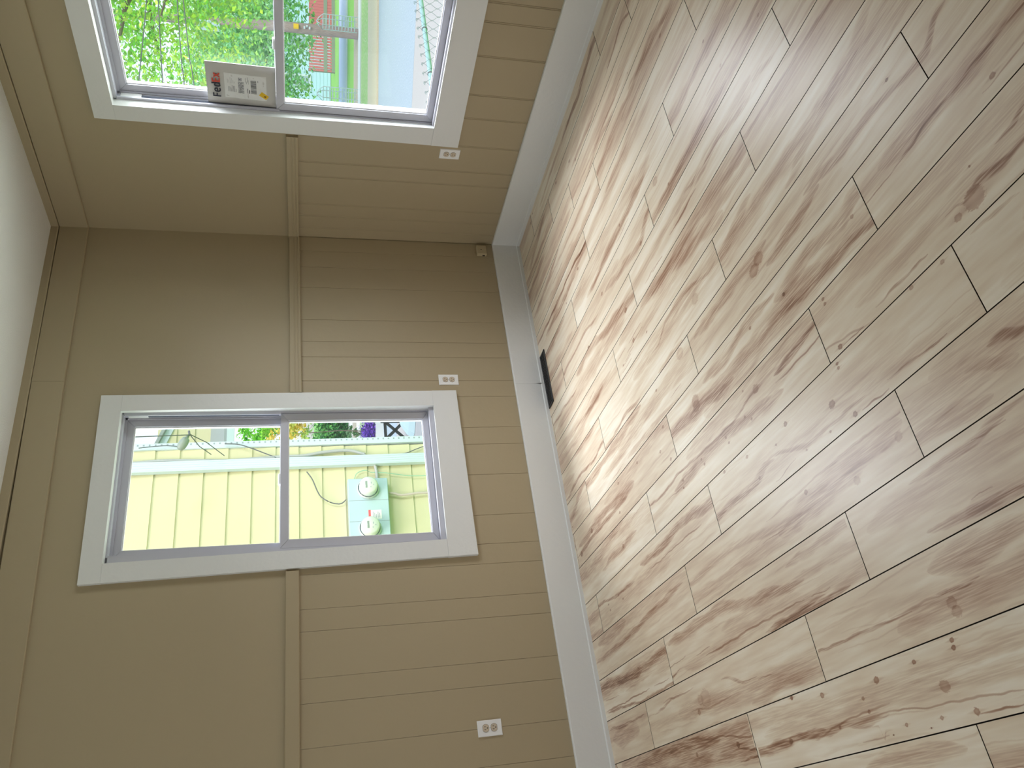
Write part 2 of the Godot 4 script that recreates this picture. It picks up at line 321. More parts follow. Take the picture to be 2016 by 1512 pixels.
func plank_print(key: String, w: int, h: int) -> ImageTexture:
	var r := RandomNumberGenerator.new()
	r.seed = hash(key)
	var acc := PackedFloat32Array()
	acc.resize(w * h)
	acc.fill(r.randf_range(0.04, 0.13))
	var n := FastNoiseLite.new()
	n.seed = hash(key) % 10000
	n.frequency = 0.05
	var wob := FastNoiseLite.new()
	wob.seed = n.seed + 3
	wob.frequency = 0.01
	wob.fractal_octaves = 3
	var list: Array = FEATS.get(key, []).duplicate()
	var broad := 0
	for f in list:
		if f[0] == 0 and f[1] >= 20: broad += 1
	if broad < 2:
		for i in 2 - broad:                       # boards whose print could not be read: heartwood of the same kind
			var v0 := r.randf_range(0.15, 0.85)
			var a := r.randf_range(-0.1, 0.5)
			list.append([0, r.randf_range(24, 70), r.randf_range(0.2, 0.42), a, v0, a + 0.25, v0 + r.randf_range(-0.12, 0.12), a + 0.6, v0 + r.randf_range(-0.2, 0.2)])
		for i in r.randi_range(1, 4):
			var u := r.randf(); var v := r.randf_range(0.1, 0.9)
			list.append([0, r.randf_range(4, 9), r.randf_range(0.35, 0.6), u, v, u + r.randf_range(0.04, 0.12), v + r.randf_range(-0.05, 0.05)])
		list.append([1, r.randf_range(4, 8), 0.5, r.randf(), r.randf_range(0.1, 0.9)])
	for i in 2:                                   # broad tone of the heartwood
		var bv := r.randf_range(0.1, 0.9)
		var bu := r.randf_range(-0.4, 0.4)
		list.push_front([0, r.randf_range(50, 110), r.randf_range(0.08, 0.2), bu, bv, bu + 0.5, bv + r.randf_range(-0.15, 0.15), bu + 1.0, bv + r.randf_range(-0.2, 0.2)])
	for i in 12:                                  # faint flecks along the grain
		var u := r.randf_range(-0.1, 1.0); var v := r.randf()
		list.append([0, r.randf_range(3, 14), r.randf_range(0.06, 0.14), u, v, u + r.randf_range(0.08, 0.3), v + r.randf_range(-0.07, 0.07)])
	for f in list:
		if f[0] == 0: band(acc, w, h, f, wob)
		else: knot(acc, w, h, f, wob)
	n.fractal_octaves = 3
	var im := n.get_image(maxi(40, w / 12), h)
	im.resize(w, h, Image.INTERPOLATE_CUBIC)
	im.convert(Image.FORMAT_L8)
	var g1 := im.get_data()
	n.frequency = 0.02
	n.seed += 7
	im = n.get_image(maxi(24, w / 6), h)
	im.resize(w, h, Image.INTERPOLATE_CUBIC)
	im.convert(Image.FORMAT_L8)
	var g2 := im.get_data()
	var out := PackedByteArray()
	out.resize(w * h * 3)
	var k := 0
	for i in w * h:
		var a := acc[i]
		var q := clampi(int((a + (g1[i] - 128) * (0.00035 + a * 0.0006) + (g2[i] - 128) * 0.0005) * 255.0), 0, 255) * 3
		out[k] = lut[q]; out[k + 1] = lut[q + 1]; out[k + 2] = lut[q + 2]
		k += 3
	return ImageTexture.create_from_image(Image.create_from_data(w, h, false, Image.FORMAT_RGB8, out))

func plank_mat(key: String, w: int, h: int) -> StandardMaterial3D:
	var m := mat("wood_" + key, Color.WHITE, 0.34, 0.0, 0.5)
	m.albedo_texture = plank_print(key, w, h)
	m.texture_repeat = true
	return m

func plank_mesh(xa: float, xb: float, z0: float, z1: float, u0: float, u1: float) -> ArrayMesh:
	# a board between seams xa > xb (given at z 1.5), its top at y 0 with eased edges
	var g := 0.0010
	var e := 0.0006
	var st := S()
	var p := func(x: float, z: float, y: float) -> Vector3: return Vector3(x - TILT * (z - 1.5), y, z)
	var uvq := func(q: Array, uv: Array, up: Vector3, st: SurfaceTool):
		var idx := [0, 1, 2, 0, 2, 3]
		if (q[1] - q[0]).cross(q[2] - q[0]).dot(up) > 0.0: idx = [0, 2, 1, 0, 3, 2]
		for i in idx:
			st.set_uv(uv[i]); st.add_vertex(q[i])
	var a := xa - g; var b := xb + g; var c := z0 + g; var d := z1 - g
	var ring := func(i: float, y: float) -> Array: return [p.call(a - i, c + i, y), p.call(a - i, d - i, y), p.call(b + i, d - i, y), p.call(b + i, c + i, y)]
	var uvs := [Vector2(u0, 0), Vector2(u1, 0), Vector2(u1, 1), Vector2(u0, 1)]
	var top: Array = ring.call(e, 0.0)
	var low: Array = ring.call(0.0, -e)
	var foot: Array = ring.call(0.0, -0.011)
	uvq.call(top, uvs, Vector3.UP, st)
	st.generate_normals()
	var made := st.commit()
	st = S()
	var mid: Vector3 = (top[0] + top[2]) / 2.0
	for i in 4:
		var j := (i + 1) % 4
		uvq.call([top[i], top[j], low[j], low[i]], [uvs[i], uvs[j], uvs[j], uvs[i]], (low[i] + low[j]) / 2.0 - mid + Vector3.UP * 0.1, st)
		uvq.call([low[i], low[j], foot[j], foot[i]], [uvs[i], uvs[j], uvs[j], uvs[i]], (low[i] + low[j]) / 2.0 - mid, st)
	st.generate_normals()
	return st.commit(made)

const SEAM := [0.0, -0.21, -0.3969, -0.5732, -0.7590, -0.9496, -1.1383, -1.3158, -1.4965, -1.6772, -1.8566, -2.0275, -2.2120, -2.4001, -2.5866, -2.7708, -2.9564, -3.1416, -3.3283, -3.513]
const JOINT := [0.32, 0.645, 0.953, 1.278, 0.995, 0.665, 0.345, 1.338, 1.01, 0.683, 0.350, 1.337, 1.004, 0.200, 1.177, 0.847, 0.526, 1.346, 1.01, 0.69]

func build_floor() -> void:
	make_lut()
	var fl := thing("floor", Vector3.ZERO, "light maple plank floor with brown heartwood streaks", "floor", "", "structure")
	var st := S()
	bx(st, Vector3(-5.5, -0.06, 0.0), Vector3(0.0, -0.009, 6.0))
	part(fl, "underlay", st, M.underlay)
	var pool := []
	for i in 4: pool.append(plank_mat("pool%d" % i, 384, 56))
	var row := -1
	while true:
		var xa: float = SEAM[row + 1] if row + 1 < SEAM.size() else -3.513 - 0.1853 * (row - 18)
		var xb: float = SEAM[row + 2] if row + 2 < SEAM.size() else -3.513 - 0.1853 * (row - 17)
		if xb < -5.5: break
		var ref: float = JOINT[row + 1] if row + 1 < JOINT.size() else fposmod(0.69 - 0.325 * (row - 18), PLANK)
		for j in range(-2, 5):
			var z0 := ref + j * PLANK
			var z1 := z0 + PLANK
			var a := maxf(z0, 0.0); var b := minf(z1, 6.0)
			if b - a < 0.02: continue
			var key := "%d:%d" % [row, j]
			var m: Material
			if row <= 17 and a < 3.25:
				m = plank_mat(key, 1024 if row >= 8 else 640, 144 if row >= 8 else 92)
			else:
				m = pool[(row * 3 + j + 40) % 4]
			var o := part(fl, "plank", plank_mesh(xa, xb, a, b, (a - z0) / PLANK, (b - z0) / PLANK), null)
			o.mesh.surface_set_material(0, m)
			o.mesh.surface_set_material(1, M.plank_core)
		row += 1

# ---------------------------------------------------------------- walls
# boards of the panelling below the rail; edges along the wall from the corner outwards (metres)
const BOARDS_BACK := [0.0, 0.111, 0.235, 0.391, 0.625, 0.776, 0.881, 1.039, 1.146, 1.346, 1.452, 1.636, 1.87, 2.029, 2.135, 2.303, 2.407, 2.617, 2.725, 2.91, 3.07, 3.175, 3.40, 3.56, 3.665, 3.85, 4.05, 4.21, 4.32, 4.55, 4.70, 4.91, 5.10, 5.25, 5.5]
const BOARDS_RIGHT := [0.0, 0.091, 0.193, 0.293, 0.513, 0.62, 0.81, 1.008, 1.163, 1.40, 1.592, 1.696, 1.90, 2.06, 2.16, 2.39, 2.55, 2.65, 2.87, 3.02, 3.13, 3.35, 3.50, 3.72, 3.83, 4.0, 4.22, 4.38, 4.48, 4.70, 4.85, 5.05, 5.2, 5.42, 5.6, 5.75, 6.0]
const RAIL_Y := 1.42

# a wall in its own axes: x to the right along the wall seen from the room, y up, z into the room; holes [x0, x1, y0, y1]
func wall(called: String, label: String, xf: Transform3D, x0: float, x1: float, holes: Array, edges: Array, sgn: float) -> Node3D:
	var w := thing(called, Vector3.ZERO, label, "wall", "", "structure")
	w.transform = xf
	var st := S()
	var xs := [x0]
	for h in holes: xs.append(h[0]); xs.append(h[1])
	xs.append(x1)
	for i in xs.size() - 1:
		var a: float = xs[i]; var b: float = xs[i + 1]
		if i % 2 == 0:
			bx(st, Vector3(a, -0.2, -0.14), Vector3(b, RAIL_Y, -0.012)); bx(st, Vector3(a, RAIL_Y, -0.14), Vector3(b, 2.95, 0.0))
		else:
			var h: Array = holes[(i - 1) / 2]
			bx(st, Vector3(a, -0.2, -0.14), Vector3(b, h[2], -0.012)); bx(st, Vector3(a, h[3], -0.14), Vector3(b, 2.95, 0.0))
	part(w, "plaster", st, M.wall)
	for i in edges.size() - 1:
		var a: float = edges[i] * sgn; var b: float = edges[i + 1] * sgn
		var l := minf(a, b) + 0.0004; var r := maxf(a, b) - 0.0004
		var top := RAIL_Y
		for h in holes:
			if r > h[0] + 0.02 and l < h[1] - 0.02: top = h[2] - 0.01
		st = S()
		if top < RAIL_Y:                          # what is left of the board beside the opening
			for h in holes:
				if r > h[0] + 0.02 and l < h[0] - 0.004: cbx(st, Vector3(l, top - 0.003, -0.012), Vector3(h[0], RAIL_Y, 0.0), 0.0016)
				if l < h[1] - 0.02 and r > h[1] + 0.004: cbx(st, Vector3(h[1], top - 0.003, -0.012), Vector3(r, RAIL_Y, 0.0), 0.0016)
		if sgn > 0.0:                             # beaded edge on the street wall
			cbx(st, Vector3(l, 0.0, -0.012), Vector3(r - 0.0085, top, 0.0), 0.0016)
			cbx(st, Vector3(r - 0.0083, 0.0, -0.012), Vector3(r, top, -0.0003), 0.0022)
		else:
			cbx(st, Vector3(l, 0.0, -0.012), Vector3(r, top, 0.0), 0.0016)
		part(w, "board", st, M.wall)
	return w

# ---------------------------------------------------------------- windows, in the axes of their wall
func frame4(parent: Node, called: String, l: float, r: float, b: float, t: float, wl: float, wr: float, wb: float, wt: float, z0: float, z1: float, m: Material) -> void:
	# four mitred bars round the rectangle
	var O := [Vector2(l, b), Vector2(r, b), Vector2(r, t), Vector2(l, t)]
	var I := [Vector2(l + wl, b + wb), Vector2(r - wr, b + wb), Vector2(r - wr, t - wt), Vector2(l + wl, t - wt)]
	for i in 4:
		var j := (i + 1) % 4
		var st := S()
		var e := 0.0025
		var P := []
		for z in [z0, z1 - e]:
			for q in [O[i], O[j], I[j], I[i]]: P.append(Vector3(q.x, q.y, z))
		hexa(st, P)
		var c: Vector2 = (O[i] + O[j] + I[i] + I[j]) / 4.0
		P = []
		for q in [O[i], O[j], I[j], I[i]]: P.append(Vector3(q.x, q.y, z1 - e))
		for q in [O[i], O[j], I[j], I[i]]:
			var s: Vector2 = q + (c - q).limit_length(e)
			P.append(Vector3(s.x, s.y, z1))
		hexa(st, P)
		part(parent, called, st, m)

func sash(win: Node3D, called: String, l: float, r: float, b: float, t: float, z0: float, z1: float, wb: float, wt: float) -> Node3D:
	var s := group_node(win, called)
	frame4(s, "sash_bar", l, r, b, t, 0.043, 0.043, wb, wt, z0, z1, M.vinyl)
	var zg := z1 - 0.012
	frame4(s, "glazing_bead", l + 0.042, r - 0.042, b + wb - 0.001, t - wt + 0.001, 0.006, 0.006, 0.006, 0.006, zg - 0.006, zg + 0.004, M.bead)
	var st := S()
	bx(st, Vector3(l + 0.041, b + wb - 0.004, zg - 0.010), Vector3(r - 0.041, t - wt + 0.004, zg - 0.006))
	part(s, "pane", st, M.glass)
	return s

# opening between l and r; casing corners outer and inner: top-left, top-right, bottom-right, bottom-left
func window(called: String, label: String, xf: Transform3D, l: float, r: float, outer: Array, inner: Array, slot_right: bool, meet := 1.490) -> Node3D:
	var w := thing(called, Vector3.ZERO, label, "window", "", "structure")
	w.transform = xf
	var st := S()
	for q in [[l - 0.05, l], [r, r + 0.03]]:
		bx(st, Vector3(q[0], 0.60, -0.135), Vector3(q[1], 2.30, -0.028))
		var s: float = 1.0 if q[0] < l else -1.0
		var e: float = l if s > 0 else r
		bx(st, Vector3(minf(e, e + s * 0.010), 0.66, -0.073), Vector3(maxf(e, e + s * 0.010), 2.26, -0.067))   # parting stop between the tracks
		bx(st, Vector3(minf(e, e + s * 0.008), 1.49, -0.035), Vector3(maxf(e, e + s * 0.008), 2.26, -0.028))   # inner lip of the empty track
	bx(st, Vector3(l - 0.05, 2.262, -0.135), Vector3(r + 0.03, 2.30, -0.028))
	bx(st, Vector3(l - 0.05, 0.58, -0.135), Vector3(r + 0.03, 0.697, 0.0))
	bx(st, Vector3(l, 2.25, -0.073), Vector3(r, 2.262, -0.067))
	part(w, "frame", st, M.vinyl)
	# balance slot in the empty upper part of the inner track
	st = S()
	var ex := r - 0.0015 if slot_right else l + 0.0015
	bx(st, Vector3(ex - 0.002, 1.50, -0.055), Vector3(ex + 0.002, 2.15, -0.044))
	part(w, "balance_slot", st, M.slot)
	st = S()
	bx(st, Vector3(ex - 0.002, 2.15, -0.064), Vector3(ex + 0.003, 2.245, -0.038))
	part(w, "track_cover", st, M.bead)
	sash(w, "upper_sash", l + 0.004, r - 0.004, meet - 0.035, 2.256, -0.108, -0.076, 0.035, 0.040)
	var low := sash(w, "lower_sash", l + 0.003, r - 0.003, 0.698, meet, -0.066, -0.034, 0.032, 0.038)
	st = S()
	cbx(st, Vector3((l + r) / 2.0 - 0.03, meet - 0.004, -0.063), Vector3((l + r) / 2.0 + 0.03, meet + 0.012, -0.040), 0.004)
	part(low, "sash_lock", st, M.bead)
	# casing boards; the head and the bottom board run through
	var z := 0.02
	var V := func(q: Vector2, zz: float) -> Vector3: return Vector3(q.x, q.y, zz)
	var on := func(a: Vector2, b: Vector2, y: float) -> Vector2: return a.lerp(b, (y - a.y) / (b.y - a.y))
	var yt: float = (inner[0].y + inner[1].y) / 2.0
	var yb: float = (inner[2].y + inner[3].y) / 2.0
	var pieces := [
		[outer[0], outer[1], on.call(outer[1], outer[2], yt), on.call(outer[0], outer[3], yt), 0.0],
		[on.call(outer[0], outer[3], yt) + Vector2(0.001, 0), Vector2(inner[0].x, yt), Vector2(inner[3].x, yb), on.call(outer[0], outer[3], yb) + Vector2(0.002, 0), -0.0008],
		[Vector2(inner[1].x, yt), on.call(outer[1], outer[2], yt) - Vector2(0.001, 0), on.call(outer[1], outer[2], yb) - Vector2(0.001, 0), Vector2(inner[2].x, yb), -0.0008],
		[on.call(outer[0], outer[3], yb), on.call(outer[1], outer[2], yb), outer[2], outer[3], 0.0006],
	]
	for pc in pieces:
		st = S()
		var e := 0.0016
		var c: Vector2 = (pc[0] + pc[1] + pc[2] + pc[3]) / 4.0
		var P := []
		for zz in [0.0, z - e + pc[4]]:
			for i in 4: P.append(V.call(pc[i], zz))
		hexa(st, P)
		P = []
		for i in 4: P.append(V.call(pc[i], z - e + pc[4]))
		for i in 4: P.append(V.call(pc[i] + (c - pc[i]).limit_length(e), z + pc[4]))
		hexa(st, P)
		part(w, "casing", st, M.trim)
	# wood reveal between casing and vinyl
	st = S()
	bx(st, Vector3(minf(inner[0].x, inner[3].x) - 0.02, yb - 0.02, -0.03), Vector3(minf(inner[0].x, inner[3].x), yt + 0.02, 0.0))
	bx(st, Vector3(maxf(inner[1].x, inner[2].x), yb - 0.02, -0.03), Vector3(maxf(inner[1].x, inner[2].x) + 0.02, yt + 0.02, 0.0))
	bx(st, Vector3(inner[0].x - 0.02, yt, -0.03), Vector3(inner[1].x + 0.02, yt + 0.02, 0.0))
	part(w, "jamb_liner", st, M.trim)
	return w

# ---------------------------------------------------------------- outlets and the small box
func outlet(xf: Transform3D, label: String, mid_x: float, mid_y: float) -> void:
	var o := thing("wall_outlet", Vector3.ZERO, label, "outlet", "duplex outlets on the panelling")
	o.transform = xf * Transform3D(Basis.IDENTITY, Vector3(mid_x, mid_y, 0.0))
	var st := S()
	# plate with a sloping rim
	var P := []
	for q in [[0.035, 0.0572, 0.0], [0.0345, 0.0567, 0.003], [0.0325, 0.0547, 0.0055]]:
		P.append([Vector3(-q[0], -q[1], q[2]), Vector3(q[0], -q[1], q[2]), Vector3(q[0], q[1], q[2]), Vector3(-q[0], q[1], q[2])])
	hexa(st, P[0] + P[1]); hexa(st, P[1] + P[2])
	part(o, "plate", st, M.plate)
	for s in [1.0, -1.0]:
		st = S()
		var cy: float = s * 0.0195
		for ring in [[0.0176, 0.0148, 0.0066, M.socket_rim, "socket_rim"], [0.0166, 0.0138, 0.0072, M.socket, "socket_face"]]:
			st = S()
			var n := 20
			for k in n:
				var a0 := TAU * k / n; var a1 := TAU * (k + 1) / n
				var q0 := Vector3(ring[0] * cos(a0), clampf(ring[0] * sin(a0), -ring[1], ring[1]), 0.0)
				var q1 := Vector3(ring[0] * cos(a1), clampf(ring[0] * sin(a1), -ring[1], ring[1]), 0.0)
				var c0 := Vector3(0, cy, 0)
				var f := Vector3(0, 0, ring[2]); var bk := Vector3(0, 0, 0.002)
				tri(st, c0 + f, c0 + f + q0, c0 + f + q1, c0)
				quad(st, c0 + f + q0, c0 + f + q1, c0 + bk + q1, c0 + bk + q0, c0 + bk)
			part(o, ring[4], st, ring[3])
		for sl in [[-0.0063, 0.0035, 0.0011, 0.0042], [0.0063, 0.0035, 0.0011, 0.0034]]:
			st = S()
			bx(st, Vector3(sl[0] - sl[2], cy + sl[1] - sl[3], 0.004), Vector3(sl[0] + sl[2], cy + sl[1] + sl[3], 0.0074))
			part(o, "slot", st, M.black)
		st = S()
		lathe(st, Vector3(0, cy - 0.0075, 0.004), Vector3(0, 0, 1), [[0.0026, 0.0], [0.0026, 0.0034], [0.0, 0.0034]], 10)
		part(o, "ground_hole", st, M.black)
	st = S()
	lathe(st, Vector3(0, 0, 0.004), Vector3(0, 0, 1), [[0.0024, 0.0], [0.0024, 0.002], [0.0017, 0.0026], [0.0, 0.0026]], 10)
	part(o, "screw", st, M.screw)

# ---------------------------------------------------------------- outdoors
func leaf_mesh(size: float) -> ArrayMesh:
	var st := S()
	var a := Vector3(0, 0, -size * 0.6); var b := Vector3(0, 0, size * 0.6)
	var l := Vector3(-size * 0.34, size * 0.12, 0.05 * size); var r := Vector3(size * 0.34, size * 0.12, 0.05 * size)
	for t in [[a, l, b], [a, b, r]]:
		for q in t: st.add_vertex(q)
	st.generate_normals()
	return st.commit()

func leaves(parent: Node, called: String, crown: Vector3, radii: Vector3, n: int, size: float, cols: Array, r: RandomNumberGenerator, spread := 0.32, per := 46) -> void:
	var mm := MultiMesh.new()
	mm.transform_format = MultiMesh.TRANSFORM_3D
	mm.use_colors = true
	mm.mesh = leaf_mesh(size)
	mm.instance_count = n
	var c := Vector3.ZERO
	var tint := Color.WHITE
	for i in n:
		if i % per == 0:
			var d := Vector3(r.randfn(), r.randfn(), r.randfn()).normalized()
			c = crown + d * radii * pow(r.randf(), 0.45)
			tint = cols[r.randi() % cols.size()]
		var p := c + Vector3(r.randfn(), r.randfn() * 0.8, r.randfn()) * spread
		var b := Basis.from_euler(Vector3(r.randf_range(-0.9, 0.9), r.randf() * TAU, r.randf_range(-0.9, 0.9))).scaled(Vector3.ONE * r.randf_range(0.6, 1.25))
		mm.set_instance_transform(i, Transform3D(b, p))
		mm.set_instance_color(i, tint * r.randf_range(0.8, 1.15))
	var o := MultiMeshInstance3D.new()
	o.name = called
	o.multimesh = mm
	o.material_override = M.leaf
	parent.add_child(o, true)
	o.set_meta("kind", "stuff")

func tree(called: String, label: String, foot: Vector3, crown: Vector3, radii: Vector3, n: int, size: float, cols: Array, trunk_r: float, group := "") -> void:
	var t := thing(called, foot, label, "tree", group)
	var r := RandomNumberGenerator.new()
	r.seed = hash(label)
	var st := S()
	var top := crown - foot
	tube(st, [Vector3(0, -0.2, 0), Vector3(0.05, top.y * 0.35, 0.03), Vector3(top.x * 0.4, top.y * 0.7, top.z * 0.4), top], [trunk_r * 1.3, trunk_r, trunk_r * 0.8, trunk_r * 0.35], 8)
	part(t, "trunk", st, M.bark)
	for i in 7:
		st = S()
		var a := Vector3(top.x * 0.4, top.y * 0.7, top.z * 0.4).lerp(top, r.randf() * 0.7)
		var d := Vector3(r.randfn(), absf(r.randfn()) * 0.5, r.randfn()).normalized()
		var e := a + d * radii * 0.8
		tube(st, [a, a.lerp(e, 0.5) + Vector3(0, 0.12, 0), e], [trunk_r * 0.4, trunk_r * 0.25, trunk_r * 0.08], 6)
		part(t, "branch", st, M.bark)
	leaves(t, "foliage", top, radii, n, size, cols, r, 0.10 * radii.x)

func slab(called: String, label: String, category: String, a: Vector2, b: Vector2, dir_a: Vector2, dir_b: Vector2, reach: float, y: float, m: Material) -> void:
	var o := thing(called, Vector3.ZERO, label, category, "", "structure")
	var st := S()
	var P := []
	for h in [y - 0.08, y]:
		for q in [a - dir_a * reach, a + dir_a * reach, b + dir_b * reach, b - dir_b * reach]: P.append(Vector3(q.x, h, q.y))
	hexa(st, P)
	part(o, "surface", st, m)

func clap(parent: Node, x0: float, x1: float, y: float, h: float, z: float, m: Material, called := "siding_board") -> void:
	# one lap board: proud at its foot
	var st := S()
	var P := []
	for x in [x0, x1]:
		P.append_array([Vector3(x, y, z - 0.02), Vector3(x, y, z + 0.014), Vector3(x, y + h + 0.012, z + 0.001), Vector3(x, y + h + 0.012, z - 0.02)])
	hexa(st, P)
	part(parent, called, st, m)

func cable(house: Node3D, called: String, label: String, category: String, pts: Array, r: float, m: Material, group := "", n := 6) -> void:
	var o: Node3D = self if house else thing(called, pts[0], label, category, group)
	var origin: Vector3 = Vector3.ZERO if house else pts[0]
	var c := Curve3D.new()
	for i in pts.size():
		var t: Vector3 = (pts[mini(i + 1, pts.size() - 1)] - pts[maxi(i - 1, 0)]) / 6.0
		c.add_point(pts[i] - origin, -t, t)
	c.bake_interval = 0.04 if r < 0.05 else 0.2
	var st := S()
	tube(st, Array(c.get_baked_points()), r, n)
	var made := part(house if house else o, called if house else "strand", st, m)
	if house: made.set_meta("label", label)

func build_neighbour() -> void:
	var h := thing("neighbour_house", Vector3(0, -0.6, -2.9), "pale yellow clapboard house close outside the window", "house")
	h.position = Vector3.ZERO
	var Z := -2.9
	for i in 18:
		clap(h, -4.6, 0.04, 2.59 + 0.2005 * (4 - i), 0.2005, Z, M.siding)
	var st := S()
	bx(st, Vector3(-4.6, -0.7, Z - 0.25), Vector3(0.035, 3.6, Z - 0.019))
	part(h, "wall_core", st, M.siding)
	var X := func(y: float) -> float: return 0.057 - 0.0111 * (y - 0.25)
	st = S()
	var P := []
	for y in [-0.6, 3.6]:
		var x: float = X.call(y)
		P.append_array([Vector3(x, y, Z + 0.03), Vector3(x + 0.06, y, Z + 0.03), Vector3(x + 0.06, y, Z - 0.25), Vector3(x, y, Z - 0.25)])
	hexa(st, P)
	var cp := part(h, "corner_post", st, M.white_metal)
	for i in 64:
		var y := -0.2 + i * 0.048
		st = S()
		var x: float = X.call(y)
		bx(st, Vector3(x + 0.036, y, Z + 0.028), Vector3(x + 0.052, y + 0.014, Z + 0.0312))
		part(cp, "nail_slot", st, M.slot_grey)
	# downspout
	st = S()
	P = []
	for y in [-0.5, 3.4]:
		var x: float = X.call(y) - 0.232
		P.append_array([Vector3(x, y, Z + 0.018), Vector3(x + 0.092, y, Z + 0.018), Vector3(x + 0.092, y, Z + 0.075), Vector3(x, y, Z + 0.075)])
	hexa(st, P)
	var ds := part(h, "downspout", st, M.white_metal)
	for k in 4:
		st = S()
		P = []
		for y in [-0.5, 3.4]:
			var x: float = X.call(y) - 0.222 + k * 0.022
			P.append_array([Vector3(x, y, Z + 0.072), Vector3(x + 0.007, y, Z + 0.072), Vector3(x + 0.007, y, Z + 0.0785), Vector3(x, y, Z + 0.0785)])
		hexa(st, P)
		part(ds, "rib", st, M.white_metal)
	# rear wing of the same kind of siding, set back, with its gable edge and a grey lean-to roof
	var w := thing("rear_wing", Vector3.ZERO, "yellow gable wing with white rake board behind the corner post", "house")
	for i in 7:
		var y0 := 2.37 + i * 0.2003
		clap(w, 0.15, maxf(0.3, 1.52 - (y0 - 2.80) * 2.6) if y0 > 2.75 else 1.95, y0, 0.2003, -5.2, M.siding)
	st = S()
	var rk := [Vector3(1.62, 2.755, -5.17), Vector3(0.15, 3.30, -5.17)]
	hexa(st, [rk[0], rk[0] + Vector3(0, 0.075, 0), rk[0] + Vector3(0, 0.075, -0.3), rk[0] + Vector3(0, 0, -0.3), rk[1], rk[1] + Vector3(0, 0.075, 0), rk[1] + Vector3(0, 0.075, -0.3), rk[1] + Vector3(0, 0, -0.3)])
	part(w, "rake_board", st, M.white_metal)
	st = S()
	var up := Vector3(0, 0.075, 0)
	hexa(st, [rk[0] + up + Vector3(0.05, -0.02, 0.05), rk[0] + up * 1.5 + Vector3(0.05, -0.02, 0.05), rk[0] + up * 1.5 + Vector3(0.05, -0.02, -2), rk[0] + up + Vector3(0.05, -0.02, -2), rk[1] + up + Vector3(0, 0, 0.05), rk[1] + up * 1.5 + Vector3(0, 0, 0.05), rk[1] + up * 1.5 + Vector3(0, 0, -2), rk[1] + up + Vector3(0, 0, -2)])
	part(w, "roof", st, M.roof)
	st = S()
	hexa(st, [Vector3(0.15, 2.40, -5.2), Vector3(2.0, 2.40, -5.2), Vector3(2.0, 2.21, -4.85), Vector3(0.15, 2.21, -4.85), Vector3(0.15, 2.37, -5.2), Vector3(2.0, 2.37, -5.2), Vector3(2.0, 2.17, -4.85), Vector3(0.15, 2.17, -4.85)])
	part(w, "lean_to_roof", st, M.roof)
	st = S()
	bx(st, Vector3(0.15, 2.10, -4.86), Vector3(2.0, 2.18, -4.83))
	part(w, "gutter", st, M.white_metal)
	st = S()
	bx(st, Vector3(0.15, -0.6, -5.35), Vector3(0.75, 2.37, -5.2))
	part(w, "white_wall", st, M.white_metal)

	# meters
	var b := thing("meter_box", Vector3(-0.62, 0.795, Z + 0.015), "pale blue-grey double meter box on the yellow siding", "meter box")
	st = S()
	cbx(st, Vector3(-0.28, -0.175, 0.0), Vector3(0.272, 0.175, 0.11), 0.006)
	part(b, "cabinet", st, M.meter_box)
	for x in [0.06, -0.135]:
		st = S()
		bx(st, Vector3(x - 0.0015, -0.172, 0.108), Vector3(x + 0.0015, 0.172, 0.1115))
		part(b, "cover_seam", st, M.slot_grey)
	for x in [0.168, -0.205]:
		var dial := group_node(b, "meter")
		dial.position = Vector3(x, 0.002, 0.11)
		st = S()
		lathe(st, Vector3.ZERO, Vector3(0, 0, 1), [[0.098, 0.0], [0.098, 0.016], [0.088, 0.022]], 28)
		part(dial, "collar", st, M.meter_ring)
		st = S()
		lathe(st, Vector3.ZERO, Vector3(0, 0, 1), [[0.080, 0.02], [0.080, 0.085], [0.066, 0.098], [0.0, 0.098]], 28)
		part(dial, "dome", st, M.meter_face)
		st = S()
		bx(st, Vector3(-0.032, 0.012, 0.097), Vector3(0.032, 0.030, 0.0995))
		part(dial, "display", st, M.display)
		for q in [[-0.03, -0.02, 0.01], [0.005, -0.025, 0.018], [-0.01, -0.045, 0.012]]:
			st = S()
			bx(st, Vector3(q[0], q[1], 0.097), Vector3(q[0] + q[2], q[1] + 0.006, 0.0992))
			part(dial, "print", st, M.slot_grey)
	st = S()
	bx(st, Vector3(-0.118, -0.105, 0.109), Vector3(-0.035, -0.012, 0.1125))
	part(b, "notice", st, M.plate)
	st = S()
	bx(st, Vector3(-0.120, -0.012, 0.109), Vector3(-0.033, 0.008, 0.1128))
	part(b, "red_band", st, M.red)
	for i in 5:
		st = S()
		bx(st, Vector3(-0.108, -0.034 - i * 0.014, 0.1124), Vector3(-0.05 - (i % 3) * 0.012, -0.029 - i * 0.014, 0.1129))
		part(b, "print", st, M.slot_grey)
	cable(h, "conduit_pipe", "grey conduit running down the yellow siding beside the downspout", "pipe", CONDUIT, 0.0145, M.pipe, "", 8)
	cable(h, "conduit_pipe", "short pinkish grey conduit under the meter box", "pipe", [Vector3(-0.466, 0.612, -2.85), Vector3(-0.473, 0.554, -2.85), Vector3(-0.490, 0.500, -2.85), Vector3(-0.484, 0.409, -2.85), Vector3(-0.475, 0.261, -2.85), Vector3(-0.47, -0.5, -2.85)], 0.012, M.pipe_pink, "", 8)
	cable(h, "cable", "thin grey cable crossing beside the conduit near its top", "cable", [Vector3(-0.107, 2.478, -2.84), Vector3(-0.125, 2.597, -2.84), Vector3(-0.151, 2.747, -2.83), Vector3(-0.17, 2.95, -2.82)], 0.004, M.cable)
	cable(h, "cable", "dark cable lying along the top of the perforated corner post", "cable", [Vector3(0.053, 2.40, -2.86), Vector3(0.053, 2.50, -2.84), Vector3(0.048, 2.60, -2.84), Vector3(0.035, 2.72, -2.84)], 0.004, M.cable)
